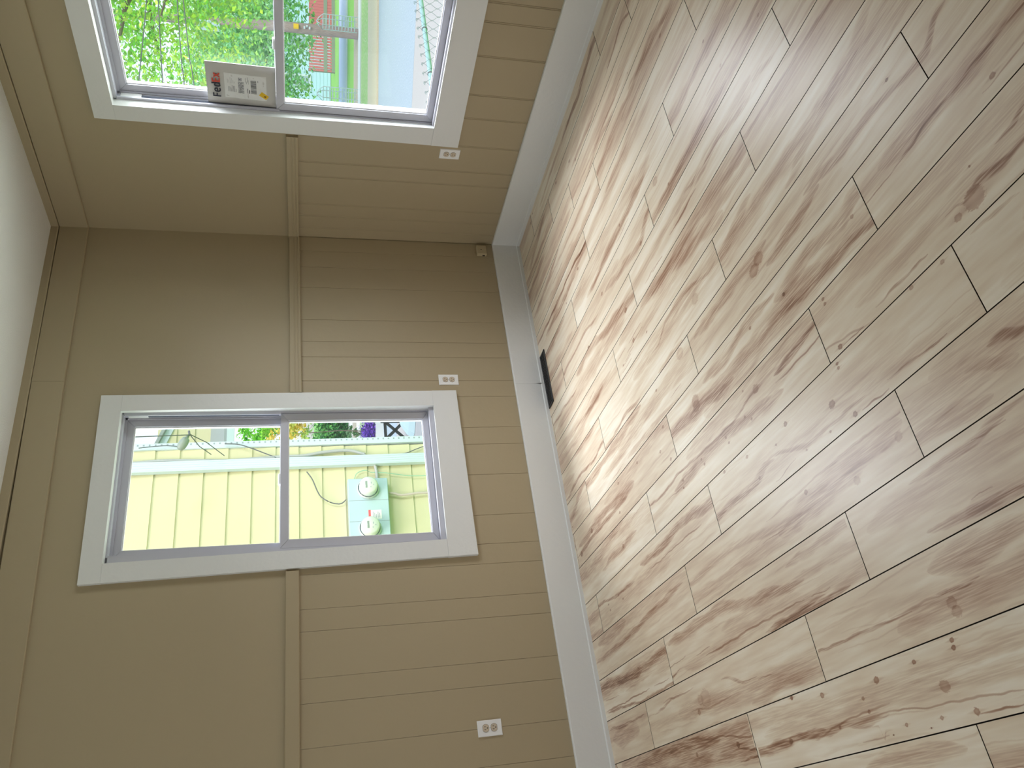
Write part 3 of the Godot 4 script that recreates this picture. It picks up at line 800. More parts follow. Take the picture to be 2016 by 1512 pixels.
	cable(h, "cable", "dark cable curving from the corner post down to the conduit", "cable", [Vector3(0.06, 2.02, -2.84), Vector3(0.05, 1.90, -2.84), Vector3(0.005, 1.783, -2.84), Vector3(-0.036, 1.684, -2.85), Vector3(-0.084, 1.58, -2.85)], 0.005, M.cable)
	cable(h, "cable", "thin cable between conduit and white downspout", "cable", [Vector3(-0.096, 1.511, -2.85), Vector3(-0.110, 1.379, -2.85), Vector3(-0.104, 1.247, -2.85), Vector3(-0.109, 1.069, -2.85), Vector3(-0.119, 0.889, -2.85)], 0.004, M.cable)
	cable(h, "cable", "grey cable hanging in a loop down to the meter box", "cable", [Vector3(-0.227, 1.319, -2.86), Vector3(-0.303, 1.272, -2.86), Vector3(-0.418, 1.230, -2.86), Vector3(-0.477, 1.196, -2.86), Vector3(-0.528, 1.123, -2.86), Vector3(-0.549, 1.045, -2.86), Vector3(-0.534, 1.005, -2.85), Vector3(-0.515, 0.985, -2.845)], 0.005, M.cable)
	cable(h, "cable", "grey cable sloping across the siding toward the corner post foot", "cable", [Vector3(-0.106, 0.635, -2.86), Vector3(-0.083, 0.541, -2.86), Vector3(-0.065, 0.422, -2.86), Vector3(-0.026, 0.325, -2.86), Vector3(0.02, 0.2, -2.86)], 0.004, M.cable)
	cable(h, "cable", "pale green ground wire beside the meter box", "cable", [Vector3(-0.33, 0.91, -2.86), Vector3(-0.267, 0.889, -2.86), Vector3(-0.238, 0.848, -2.86), Vector3(-0.230, 0.793, -2.86), Vector3(-0.251, 0.758, -2.86), Vector3(-0.261, 0.621, -2.86), Vector3(-0.286, 0.484, -2.86), Vector3(-0.300, 0.369, -2.86), Vector3(-0.304, 0.0, -2.86)], 0.0035, M.green_wire)
	# service drop hanging on wires in front of the corner post
	var s := thing("service_drop", Vector3(-0.236, 2.248, -2.2), "grey-green insulator cap hanging on wires before the corner post", "insulator")
	st = S()
	lathe(st, Vector3(-0.035, 0.03, 0), Vector3(0.75, -0.35, 0.0), [[0.0, -0.05], [0.022, -0.045], [0.034, -0.02], [0.036, 0.02], [0.028, 0.055], [0.014, 0.066], [0.012, 0.085], [0.0, 0.087]], 14)
	part(s, "cap", st, M.insulator)
	st = S()
	tube(st, [Vector3(0.02, 0.0, 0), Vector3(0.055, -0.015, 0), Vector3(0.085, -0.01, 0.0)], 0.009, 7)
	part(s, "clamp", st, M.cable)
	for q in [[Vector3(0.06, -0.01, 0), Vector3(0.11, -0.12, -0.25), Vector3(0.17, -0.23, -0.62)], [Vector3(0.05, -0.02, 0), Vector3(0.10, -0.06, -0.3), Vector3(0.19, -0.12, -0.63)], [Vector3(0.05, -0.02, 0), Vector3(-0.5, 0.5, 1.0), Vector3(-1.2, 1.1, 2.0)]]:
		st = S()
		tube(st, q, 0.004, 5)
		part(s, "wire", st, M.cable)

const CONDUIT := [Vector3(-0.10, 3.2, -2.86), Vector3(-0.098, 2.759, -2.86), Vector3(-0.084, 2.581, -2.86), Vector3(-0.085, 2.388, -2.86), Vector3(-0.092, 2.151, -2.86), Vector3(-0.097, 1.993, -2.86), Vector3(-0.084, 1.758, -2.86), Vector3(-0.072, 1.55, -2.86), Vector3(-0.066, 1.336, -2.86), Vector3(-0.038, 1.18, -2.86), Vector3(-0.023, 0.979, -2.86), Vector3(-0.043, 0.87, -2.86), Vector3(-0.103, 0.749, -2.86), Vector3(-0.20, 0.71, -2.865), Vector3(-0.33, 0.70, -2.865)]

func build_yard() -> void:
	# what shows past the corner post, lawn level -0.6
	tree("shrub", "clipped bright green conical shrub beyond the yellow wing", Vector3(6.1, -0.6, -14.0), Vector3(6.1, 2.1, -14.0), Vector3(0.7, 0.65, 0.7), 2600, 0.09, [c8(140, 225, 70), c8(95, 190, 60), c8(170, 235, 90)], 0.012, "shrubs beyond the wing")
	tree("shrub", "yellow flowering shrub behind the window meeting rail", Vector3(5.9, -0.6, -13.0), Vector3(5.9, 1.55, -13.0), Vector3(0.7, 0.5, 0.7), 2200, 0.09, [c8(250, 225, 110), c8(225, 230, 120), c8(190, 220, 120)], 0.012, "shrubs beyond the wing")
	var h := thing("hedge", Vector3(11.9, -0.6, -25.0), "dark green hedge across the far end of the yard", "hedge")
	var st := S()
	bx(st, Vector3(-3, 0, -0.4), Vector3(3, 0.9, 0.2))
	part(h, "core", st, M.hedge)
	var r := RandomNumberGenerator.new(); r.seed = 5
	leaves(h, "foliage", Vector3(0, 0.6, 0.1), Vector3(3.0, 0.6, 0.5), 6000, 0.14, [c8(85, 160, 90), c8(60, 130, 80), c8(120, 190, 100)], r, 0.25)
	slab("driveway", "pale concrete drive behind the neighbour house", "driveway", Vector2(9.4, -25.0), Vector2(6.2, -14.2), Vector2(0.95, -0.3), Vector2(0.95, -0.3), 4.0, -0.585, M.concrete)
	var f := thing("flower_bed", Vector3(5.75, -0.6, -13.5), "purple flower bed with pale stone edging in the yard", "flower bed")
	st = S()
	bx(st, Vector3(-0.5, 0.0, -0.3), Vector3(0.6, 0.18, 0.3))
	part(f, "stone_edging", st, M.concrete)
	leaves(f, "blossom", Vector3(0.0, 0.32, 0), Vector3(0.55, 0.14, 0.3), 3000, 0.05, [c8(120, 70, 220), c8(150, 90, 235), c8(100, 60, 190)], r, 0.06)
	tree("potted_plant", "small grey-green leafy plant on the concrete drive", Vector3(6.6, -0.6, -15.0), Vector3(6.6, -0.1, -15.0), Vector3(0.25, 0.3, 0.25), 700, 0.07, [c8(150, 190, 150), c8(110, 160, 110)], 0.02)
	# black iron lattice in front of the lawn
	var x := thing("iron_lattice", Vector3(3.72, -0.62, -9.5), "black perforated iron lattice with crossed bars on the lawn", "lattice")
	for q in [[Vector3(-0.17, 0, 0), Vector3(-0.17, 0.5, 0)], [Vector3(0.2, 0, 0), Vector3(0.2, 0.5, 0)], [Vector3(-0.17, 0.06, 0), Vector3(0.2, 0.42, 0)], [Vector3(-0.17, 0.42, 0), Vector3(0.2, 0.06, 0)], [Vector3(-0.19, 0.42, 0), Vector3(0.22, 0.42, 0)]]:
		st = S()
		var d: Vector3 = (q[1] - q[0]).normalized()
		var n := Vector3(-d.y, d.x, 0) * 0.026
		var zz := Vector3(0, 0, 0.012)
		hexa(st, [q[0] - n - zz, q[0] + n - zz, q[0] + n + zz, q[0] - n + zz, q[1] - n - zz, q[1] + n - zz, q[1] + n + zz, q[1] - n + zz])
		part(x, "bar", st, M.black)
	var g := thing("covered_pile", Vector3(3.62, -0.6, -8.7), "pale blue tarp bundled over a pile on the lawn", "tarp")
	st = S()
	lathe(st, Vector3(0, 0, 0), Vector3.UP, [[0.42, 0.0], [0.36, 0.1], [0.22, 0.2], [0.1, 0.24], [0.0, 0.25]], 11, false)
	part(g, "sheet", st, M.tarp)

func build_street() -> void:
	slab("lawn", "green lawn around the houses", "lawn", Vector2(0, 30), Vector2(0, -80), Vector2(1, 0), Vector2(1, 0), 80.0, -0.62, M.grass)
	var d := Vector2(-0.8, -0.6)
	slab("road", "pale grey asphalt street seen past the chain-link fence", "street", Vector2(8.86, -5.08), Vector2(14.2, -9.07), Vector2(-0.6, -0.8), d, 22.0, -0.60, M.asphalt)
	slab("gravel_verge", "pinkish gravel strip on the near side of the street", "verge", Vector2(6.2, -3.2), Vector2(8.86, -5.08), Vector2(-0.6, -0.8), Vector2(-0.6, -0.8), 22.0, -0.605, M.gravel)
	slab("sidewalk", "tan concrete sidewalk beyond the street", "sidewalk", Vector2(14.2, -9.07), Vector2(16.3, -10.7), d, d, 25.0, -0.55, M.tan)
	slab("litter_verge", "grass verge scattered with dry leaves", "verge", Vector2(16.3, -10.7), Vector2(18.4, -12.3), d, d, 25.0, -0.57, M.litter)
	slab("kerb", "pale stone kerb at the far verge", "kerb", Vector2(18.7, -12.5), Vector2(19.5, -13.1), d, d, 25.0, -0.56, M.concrete)
	slab("soil_strip", "brown leaf-strewn strip beyond the kerb", "verge", Vector2(19.5, -13.1), Vector2(21.2, -14.4), d, d, 25.0, -0.565, M.soil)
	slab("path", "lavender grey path before the red fence", "path", Vector2(25.0, -17.1), Vector2(29.5, -20.5), d, d, 25.0, -0.56, M.path)
	# chain-link fence along the side of the plot
	var f := thing("chain_link_fence", Vector3(0.0, -0.6, -0.52), "galvanised chain-link fence with round top rail below the street window", "fence")
	f.position = Vector3(0, 0, -0.55)
	var st := S()
	tube(st, [Vector3(0.25, 0.30, 0), Vector3(7.5, 0.30, 0)], 0.021, 10)
	part(f, "top_rail", st, M.galvanised)
	for x in [0.3, 5.0, 7.4]:
		st = S()
		tube(st, [Vector3(x, -0.9, 0), Vector3(x, 0.36, 0)], 0.028, 10)
		part(f, "post", st, M.galvanised)
	for x in [2.35, 2.95]:
		st = S()
		tube(st, [Vector3(x, 0.30, 0), Vector3(x + 0.012, 0.30, 0)], 0.026, 10)
		part(f, "tie", st, M.cable)
	for i in 90:
		st = S()
		var pts := []
		var s := 1.0 if i % 2 == 0 else -1.0
		for k in 15:
			pts.append(Vector3(0.5 + i * 0.06 + (0.03 * s), 0.36 - k * 0.065, 0.006 * s + 0.03))
			s = -s
		var t: Vector3 = pts[0]
		pts.push_front(t + Vector3(-0.012, 0.016, 0.004))
		pts.push_front(t + Vector3(-0.024, 0.002, -0.004))
		tube(st, pts, 0.0022, 4, false)
		part(f, "wire", st, M.wire)
	# utility pole
	var p := thing("utility_pole", Vector3(19.85, -0.6, -12.75), "weathered wooden utility pole with a yellow tag beyond the street", "pole")
	st = S()
	tube(st, [Vector3(0, -0.3, 0), Vector3(0.62, 2.66, -0.46), Vector3(1.0, 4.7, -0.85), Vector3(1.7, 8.5, -1.4)], [0.17, 0.16, 0.135, 0.11], 12)
	part(p, "shaft", st, M.pole)
	st = S()
	bx(st, Vector3(0.24, 1.88, -0.22), Vector3(0.42, 2.04, -0.16))
	part(p, "yellow_tag", st, M.yellow)
	for q in [Vector3(0.23, 1.68, -0.18), Vector3(0.30, 1.60, -0.18), Vector3(0.20, 1.52, -0.16)]:
		st = S()
		bx(st, q, q + Vector3(0.05, 0.05, 0.06))
		part(p, "number_plate", st, M.white_metal)
	st = S()
	bx(st, Vector3(0.70, 4.3, -0.95), Vector3(0.92, 4.95, -0.72))
	part(p, "grey_box", st, M.meter_box)
	var wires := [[Vector3(11.9, 4.0, -5.7), Vector3(11.07, 4.05, -6.23), Vector3(9.82, 4.19, -7.03), Vector3(7.0, 4.5, -8.8)], [Vector3(12.2, 3.87, -5.5), Vector3(11.04, 3.84, -6.18), Vector3(9.76, 3.77, -6.94), Vector3(7.0, 3.6, -8.6)], [Vector3(12.3, 3.6, -5.3), Vector3(10.02, 3.43, -6.68), Vector3(9.71, 3.39, -6.85), Vector3(7.0, 3.1, -8.6)], [Vector3(12.4, 3.55, -5.2), Vector3(10.16, 3.30, -6.55), Vector3(9.69, 3.22, -6.81), Vector3(7.0, 2.85, -8.5)]]
	var which := ["topmost overhead wire crossing before the street tree", "second overhead wire from the top before the street tree", "third overhead wire from the top before the street tree", "lowest overhead wire crossing before the street tree"]
	for i in 4:
		var w: Array = wires[i]
		cable(null, "overhead_wire", which[i], "wire", w, 0.010, M.cable, "overhead wires before the tree", 5)
	# trees
	tree("street_tree", "large yellow-green tree overhanging the street", Vector3(14.9, -0.6, -6.9), Vector3(14.1, 5.0, -7.6), Vector3(3.3, 3.3, 3.3), 20000, 0.115, [c8(196, 240, 80), c8(160, 228, 90), c8(215, 245, 110), c8(140, 215, 100), c8(180, 235, 130)], 0.2, "trees across the street")
	tree("street_tree", "blue-green tree standing behind the utility pole", Vector3(25.75, -0.6, -16.95), Vector3(24.6, 3.2, -17.2), Vector3(3.6, 2.4, 3.6), 20000, 0.17, [c8(150, 215, 140), c8(130, 205, 150), c8(175, 225, 140), c8(180, 232, 190)], 0.1, "trees across the street")
	# wire cages
	for q in [[Vector3(18.44, -0.4, -11.45), "white wire grid cage standing beside the utility pole"], [Vector3(16.62, -0.4, -12.55), "white wire grid cage standing apart near the tan sidewalk"]]:
		var c := thing("wire_cage", q[0], q[1], "wire cage", "white wire cages by the street")
		var rt := Vector3(0.85, 0, 0.52) * 0.16
		var fw := Vector3(0.52, 0, -0.85) * 0.16
		for s in [[1, 1], [1, -1], [-1, -1], [-1, 1]]:
			st = S()
			var b0: Vector3 = rt * s[0] + fw * s[1]
			tube(st, [b0, b0 + Vector3(0, 1.0, 0), b0 * 0.5 + Vector3(0, 1.12, 0), Vector3(0, 1.18, 0)], 0.013, 5)
			part(c, "upright", st, M.white_metal)
		for k in 11:
			st = S()
			var y := Vector3(0, 0.08 + k * 0.092, 0)
			tube(st, [rt + fw + y, rt - fw + y, -rt - fw + y, -rt + fw + y, rt + fw + y], 0.009, 5)
			part(c, "ring", st, M.white_metal)
	# red fence
	var rf := thing("red_fence", Vector3(32.76, -0.63, -24.4), "red picket fence with grey rails across the street", "fence")
	var along := Vector3(3.2, 0, 1.95).normalized()
	var nrm := Vector3(-along.z, 0, along.x)
	for i in 46:
		var a := along * (i * 0.15)
		var wdt := 0.105 if i < 14 else 0.142
		for seg in [[0.02, 0.40], [0.58, 1.32]]:
			st = S()
			var P := []
			for y in seg:
				for k in [[0.0, 0.0], [wdt, 0.0], [wdt, 0.03], [0.0, 0.03]]: P.append(a + along * k[0] + nrm * k[1] + Vector3(0, y, 0))
			hexa(st, P)
			part(rf, "picket", st, M.red_paint)
	for y in [0.40, 0.0]:
		st = S()
		var P := []
		for e in [0.0, 7.0]:
			for k in [[0.0, y], [0.0, y + 0.18], [-0.08, y + 0.18], [-0.08, y]]: P.append(along * e + nrm * -k[0] * 1.0 + nrm * (-0.06 if k[0] < 0 else 0.04) + Vector3(0, k[1], 0))
		hexa(st, P)
		part(rf, "rail", st, M.post_grey)
	for e in [0.1, 2.4, 4.7, 6.9]:
		st = S()
		var q: Vector3 = along * e - nrm * 0.15
		bx(st, q + Vector3(-0.06, -0.1, -0.06), q + Vector3(0.06, 1.35, 0.06))
		part(rf, "post", st, M.post_grey)
	# pale blue house behind
	var hs := thing("blue_house", Vector3(34.5, -0.6, -29.0), "pale blue clapboard house with white trimmed windows across the street", "house")
	hs.rotation.y = -atan2(1.95, 3.2)
	st = S()
	bx(st, Vector3(-7, 0, -5), Vector3(9, 3.1, -0.03))
	part(hs, "wall_core", st, M.blue_siding)
	for i in 16:
		clap(hs, -7.0, 9.0, i * 0.2, 0.2, 0.0, M.blue_siding)
	for x in [-3.6, -2.5, -0.4, 2.0, 4.3]:
		var w := group_node(hs, "house_window")
		w.position = Vector3(x, 1.2, 0.0)
		frame4(w, "trim_bar", -0.45, 0.45, -0.1, 1.35, 0.09, 0.09, 0.09, 0.09, 0.0, 0.06, M.white_metal)
		st = S()
		bx(st, Vector3(-0.36, 0.58, 0.01), Vector3(0.36, 0.64, 0.055))
		part(w, "meeting_rail", st, M.white_metal)
		st = S()
		bx(st, Vector3(-0.37, -0.02, 0.0), Vector3(0.37, 1.27, 0.03))
		part(w, "pane", st, M.far_pane)
	st = S()
	hexa(st, [Vector3(-7.4, 3.1, 0.5), Vector3(9.4, 3.1, 0.5), Vector3(9.4, 3.25, 0.5), Vector3(-7.4, 3.25, 0.5), Vector3(-7.4, 5.0, -3.0), Vector3(9.4, 5.0, -3.0), Vector3(9.4, 5.15, -3.0), Vector3(-7.4, 5.15, -3.0)])
	part(hs, "roof", st, M.roof)

# ---------------------------------------------------------------- the parcel on the meeting rail
func bulge(x: float, y: float) -> float:
	# x, y in 0..1 over the face
	var m := clampf(minf(minf(x, 1.0 - x) / 0.12, minf(y, 1.0 - y) / 0.10), 0.0, 1.0)
	m = m * m * (3.0 - 2.0 * m)
	return 0.004 + 0.010 * m * (0.75 + 0.25 * sin(y * 5.0 + 0.5)) + 0.0009 * m * sin(x * 17.0 + y * 23.0) + 0.0007 * m * sin(y * 41.0 - x * 9.0)

func build_parcel() -> void:
	var W := 0.240
	var H := 0.330
	var o := thing("courier_envelope", Vector3(0.047, 1.5065, 0.929), "white padded courier envelope standing on the window meeting rail", "envelope")
	o.transform = Transform3D(Basis(Vector3(0.03, 0, 1).normalized(), Vector3(0.02, 1, 0).normalized(), Vector3(-1, 0.02, 0.03).normalized()), o.position)
	var st := S()
	st.set_smooth_group(1)
	var nx := 18
	var ny := 22
	for side in [1.0, -1.0]:
		for i in nx:
			for j in ny:
				var q := []
				for k in [[0, 0], [1, 0], [1, 1], [0, 1]]:
					var u := float(i + k[0]) / nx
					var v := float(j + k[1]) / ny
					q.append(Vector3(u * W, v * H, side * (bulge(u, v) - 0.003)))
				quad(st, q[0], q[1], q[2], q[3], (q[0] + q[2]) / 2.0 - Vector3(0, 0, side))
	part(o, "sleeve", st, M.envelope)
	st = S()
	for e in [[0.0, 0.0, W, 0.003], [0.0, H - 0.003, W, H], [0.0, 0.0, 0.003, H], [W - 0.003, 0.0, W, H]]:
		bx(st, Vector3(e[0], e[1], -0.0018), Vector3(e[2], e[3], 0.0018))
	part(o, "edge_seam", st, M.envelope)
	# lettering
	var font := SystemFont.new()
	font.font_names = PackedStringArray(["Droid Sans"])
	font.font_weight = 700
	var x := 0.047
	for t in [["Fed", M.navy], ["Ex", M.courier_red]]:
		var tm := TextMesh.new()
		tm.text = t[0]
		tm.font = font
		tm.font_size = 64
		tm.pixel_size = 0.00084
		tm.depth = 0.0006
		tm.horizontal_alignment = HORIZONTAL_ALIGNMENT_LEFT
		var mi := part(o, "lettering", tm, t[1])
		var bb := tm.get_aabb()
		mi.position = Vector3(x - bb.position.x, 0.283, 0.0125)
		x += bb.size.x + 0.002
	# shipping label in its clear pouch: flat print
	st = S()
	var lx := [0.045, 0.188]
	var ly := [0.045, 0.245]
	for i in 6:
		for j in 8:
			var q := []
			for k in [[0, 0], [1, 0], [1, 1], [0, 1]]:
				var u := float(i + k[0]) / 6.0
				var v := float(j + k[1]) / 8.0
				var px := lerpf(lx[0], lx[1], u)
				var py := lerpf(ly[0], ly[1], v)
				q.append([Vector3(px, py, bulge(px / W, py / H) - 0.0022), Vector2(u, 1.0 - v)])
			for k in [0, 2, 1, 0, 3, 2]:
				st.set_uv(q[k][1]); st.add_vertex(q[k][0])
	part(o, "shipping_label", st, M.label_print)
	st = S()
	var c := Vector3(0.075, 0.058, bulge(0.075 / W, 0.058 / H) - 0.0012)
	var a := Vector3(cos(0.95), sin(0.95), 0.0) * 0.021
	var b := Vector3(-sin(0.95), cos(0.95), 0.0) * 0.013
	var zt := Vector3(0, 0, 0.0004)
	hexa(st, [c - a - b - zt, c + a - b - zt, c + a + b - zt, c - a + b - zt, c - a - b + zt, c + a - b + zt, c + a + b + zt, c - a + b + zt])
	var sk := part(o, "yellow_sticker", st, M.yellow)
	st = S()
	hexa(st, [c - a * 0.6 - b * 0.4 + zt, c - a * 0.1 - b * 0.4 + zt, c - a * 0.1 + b * 0.4 + zt, c - a * 0.6 + b * 0.4 + zt, c - a * 0.6 - b * 0.4 + zt * 2, c - a * 0.1 - b * 0.4 + zt * 2, c - a * 0.1 + b * 0.4 + zt * 2, c - a * 0.6 + b * 0.4 + zt * 2])
	part(sk, "print", st, M.sticker_ink)

func label_image() -> ImageTexture:
	var im := Image.create(280, 400, false, Image.FORMAT_RGB8)
	im.fill(c8(220, 220, 216))
	var r := RandomNumberGenerator.new(); r.seed = 11
	var ink := c8(60, 60, 62)
	for i in 7:                                           # sender lines
		im.fill_rect(Rect2i(70, 34 + i * 12, r.randi_range(40, 86), 4), c8(110, 110, 112))
	for i in 6:
		im.fill_rect(Rect2i(168, 30 + i * 13, r.randi_range(20, 70), 3), c8(165, 165, 165))
	for y in range(128, 184, 3):                          # stacked code
		for x in range(62, 196, 2):
			if r.randf() < 0.55: im.fill_rect(Rect2i(x, y, 2, 3), c8(80, 80, 82))
	im.fill_rect(Rect2i(206, 134, 34, 30), c8(70, 70, 72))
	im.fill_rect(Rect2i(211, 139, 24, 20), c8(225, 225, 222))
	im.fill_rect(Rect2i(216, 142, 13, 14), c8(70, 70, 72))
	for i in 4:
		im.fill_rect(Rect2i(196 - (i % 2) * 20, 200 + i * 9, r.randi_range(28, 60), 3), c8(95, 95, 97))
	im.fill_rect(Rect2i(66, 216, 60, 6), ink)
	im.fill_rect(Rect2i(70, 232, 40, 9), ink)
	var x := 70
	while x < 226:                                        # bars
		var w := r.randi_range(1, 5)
		im.fill_rect(Rect2i(x, 250, w, 54), c8(70, 70, 70))
		x += w + r.randi_range(1, 4)
	im.fill_rect(Rect2i(205, 318, 22, 4), ink)
	return ImageTexture.create_from_image(im)

# profile [[y, z]...] swept along the wall from a to b (x, y)
func prism(st: SurfaceTool, prof: Array, a: Vector2, b: Vector2) -> void:
	var n := prof.size()
	var ca := Vector3.ZERO
	for p in prof: ca += Vector3((a.x + b.x) / 2.0, p[0] + (a.y + b.y) / 2.0, p[1])
	ca /= n
	var A := []; var B := []
	for p in prof:
		A.append(Vector3(a.x, a.y + p[0], p[1])); B.append(Vector3(b.x, b.y + p[0], p[1]))
	for i in n:
		var j := (i + 1) % n
		# outward side of an edge from the turn of the profile
		var mid: Vector3 = (A[i] + B[j]) / 2.0
		var e := Vector3(0, prof[j][0] - prof[i][0], prof[j][1] - prof[i][1])
		var out := Vector3(0, e.z, -e.y)
		quad(st, A[i], A[j], B[j], B[i], mid - out)
	for q in [[A, -1.0], [B, 1.0]]:
		var c := Vector3.ZERO
		for p in q[0]: c += p
		c /= n
		for i in n: tri(st, c, q[0][i], q[0][(i + 1) % n], ca)

func run(parent: Node, called: String, prof: Array, a: Vector2, b: Vector2, m: Material) -> void:
	var st := S()
	prism(st, prof, a, b)
	part(parent, called, st, m)

func materials() -> void:
	var m := mat("wall", c8(172, 157, 127), 0.55)
	relief(m, 0.02, Vector3(3, 3, 3), 1.5, 4, 0.25)
	m = mat("trim", c8(226, 227, 224), 0.40)
	relief(m, 0.03, Vector3(4, 4, 4), 2.0, 8, 0.3)
	m = mat("ceiling", c8(232, 232, 226), 0.9)
	relief(m, 0.15, Vector3(3, 3, 3), 3.0, 9, 0.4)
	mat("plank_core", c8(52, 38, 27), 0.9)
	mat("underlay", c8(34, 25, 18), 0.95)
	mat("vinyl", c8(196, 196, 205), 0.45)
	mat("bead", c8(240, 240, 240), 0.5)
	mat("slot", c8(92, 98, 112), 0.7)
	m = mat("glass", Color(0.92, 1.0, 0.98, 0.03), 0.0, 0.0, 0.2)
	m.transparency = BaseMaterial3D.TRANSPARENCY_ALPHA
	mat("plate", c8(238, 238, 236), 0.35)
	mat("socket", c8(205, 190, 168), 0.4)
	mat("socket_rim", c8(92, 82, 70), 0.7)
	mat("black", c8(18, 17, 16), 0.6)
	mat("screw", c8(190, 180, 165), 0.35, 0.6)
	mat("jack", c8(190, 174, 140), 0.5)
	mat("register", c8(22, 20, 19), 0.45, 0.3)
	mat("envelope", c8(196, 194, 188), 0.5)
	mat("navy", c8(24, 22, 40), 0.5)
	mat("courier_red", c8(205, 62, 34), 0.5)
	mat("yellow", c8(232, 190, 30), 0.6)
	mat("sticker_ink", c8(150, 110, 20), 0.7)
	m = mat("label_print", Color.WHITE, 0.28)
	m.albedo_texture = label_image()
	mat("siding", c8(207, 203, 163), 0.6)
	mat("white_metal", c8(198, 215, 221), 0.45)
	mat("slot_grey", c8(150, 160, 168), 0.7)
	m = mat("roof", c8(150, 160, 158), 0.9)
	mat("meter_box", c8(178, 204, 212), 0.5)
	mat("meter_ring", c8(200, 208, 208), 0.35, 0.3)
	mat("meter_face", c8(222, 228, 220), 0.2)
	mat("display", c8(140, 155, 145), 0.3)
	mat("red", c8(225, 90, 95), 0.6)
	mat("pipe", c8(176, 178, 178), 0.5)
	mat("pipe_pink", c8(200, 186, 176), 0.5)
	mat("cable", c8(96, 100, 104), 0.6)
	mat("green_wire", c8(150, 200, 170), 0.6)
	mat("insulator", c8(140, 152, 142), 0.4)
	m = mat("leaf", Color.WHITE, 0.6)
	m.vertex_color_use_as_albedo = true
	m.vertex_color_is_srgb = true
	m.backlight_enabled = true
	m.backlight = Color(0.8, 0.8, 0.5)
	mat("bark", c8(120, 105, 90), 0.9)
	mat("hedge", c8(70, 130, 80), 0.9)
	m = mat("grass", Color.WHITE, 0.95)
	mottled(m, c8(104, 166, 72), c8(150, 205, 100), 0.04, Vector3(1.2, 1.2, 1.2), 21)
	m = mat("asphalt", Color.WHITE, 0.9)
	mottled(m, c8(150, 166, 182), c8(196, 206, 218), 0.06, Vector3(1.5, 1.5, 1.5), 22)
	m = mat("gravel", Color.WHITE, 0.95)
	mottled(m, c8(176, 170, 170), c8(206, 200, 198), 0.12, Vector3(2, 2, 2), 23)
	m = mat("tan", Color.WHITE, 0.95)
	mottled(m, c8(196, 180, 152), c8(222, 210, 184), 0.08, Vector3(1, 1, 1), 24)
	m = mat("litter", Color.WHITE, 0.95)
	mottled(m, c8(110, 190, 70), c8(225, 210, 180), 0.05, Vector3(0.8, 0.8, 0.8), 25)
	m = mat("soil", Color.WHITE, 0.95)
	mottled(m, c8(150, 140, 122), c8(196, 188, 172), 0.06, Vector3(0.8, 0.8, 0.8), 26)
	mat("concrete", c8(212, 216, 216), 0.9)
	mat("path", c8(190, 200, 222), 0.9)
	mat("tarp", c8(190, 214, 220), 0.5)
	mat("galvanised", c8(158, 192, 202), 0.5)
	mat("wire", c8(112, 132, 136), 0.5)
	m = mat("pole", Color.WHITE, 0.9)
	mottled(m, c8(120, 106, 102), c8(165, 152, 148), 0.05, Vector3(3, 0.3, 3), 27)
	mat("red_paint", c8(190, 108, 114), 0.7)
	mat("post_grey", c8(130, 142, 130), 0.8)
	mat("blue_siding", c8(176, 214, 236), 0.7)
	mat("far_pane", c8(150, 178, 190), 0.15)

func day_light(called: String, at: Vector3, towards: Vector3, size: Vector2, energy: float) -> void:
	# overcast daylight coming in at a window: the open sky above it, or the bright ground and houses before it
	var l := AreaLight3D.new()
	l.name = numbered(called)
	l.area_size = size
	l.light_energy = energy
	l.light_color = Color(0.95, 0.968, 1.0)
	l.shadow_enabled = true
	l.area_range = 20.0
	add_child(l)
	l.look_at_from_position(at, towards)

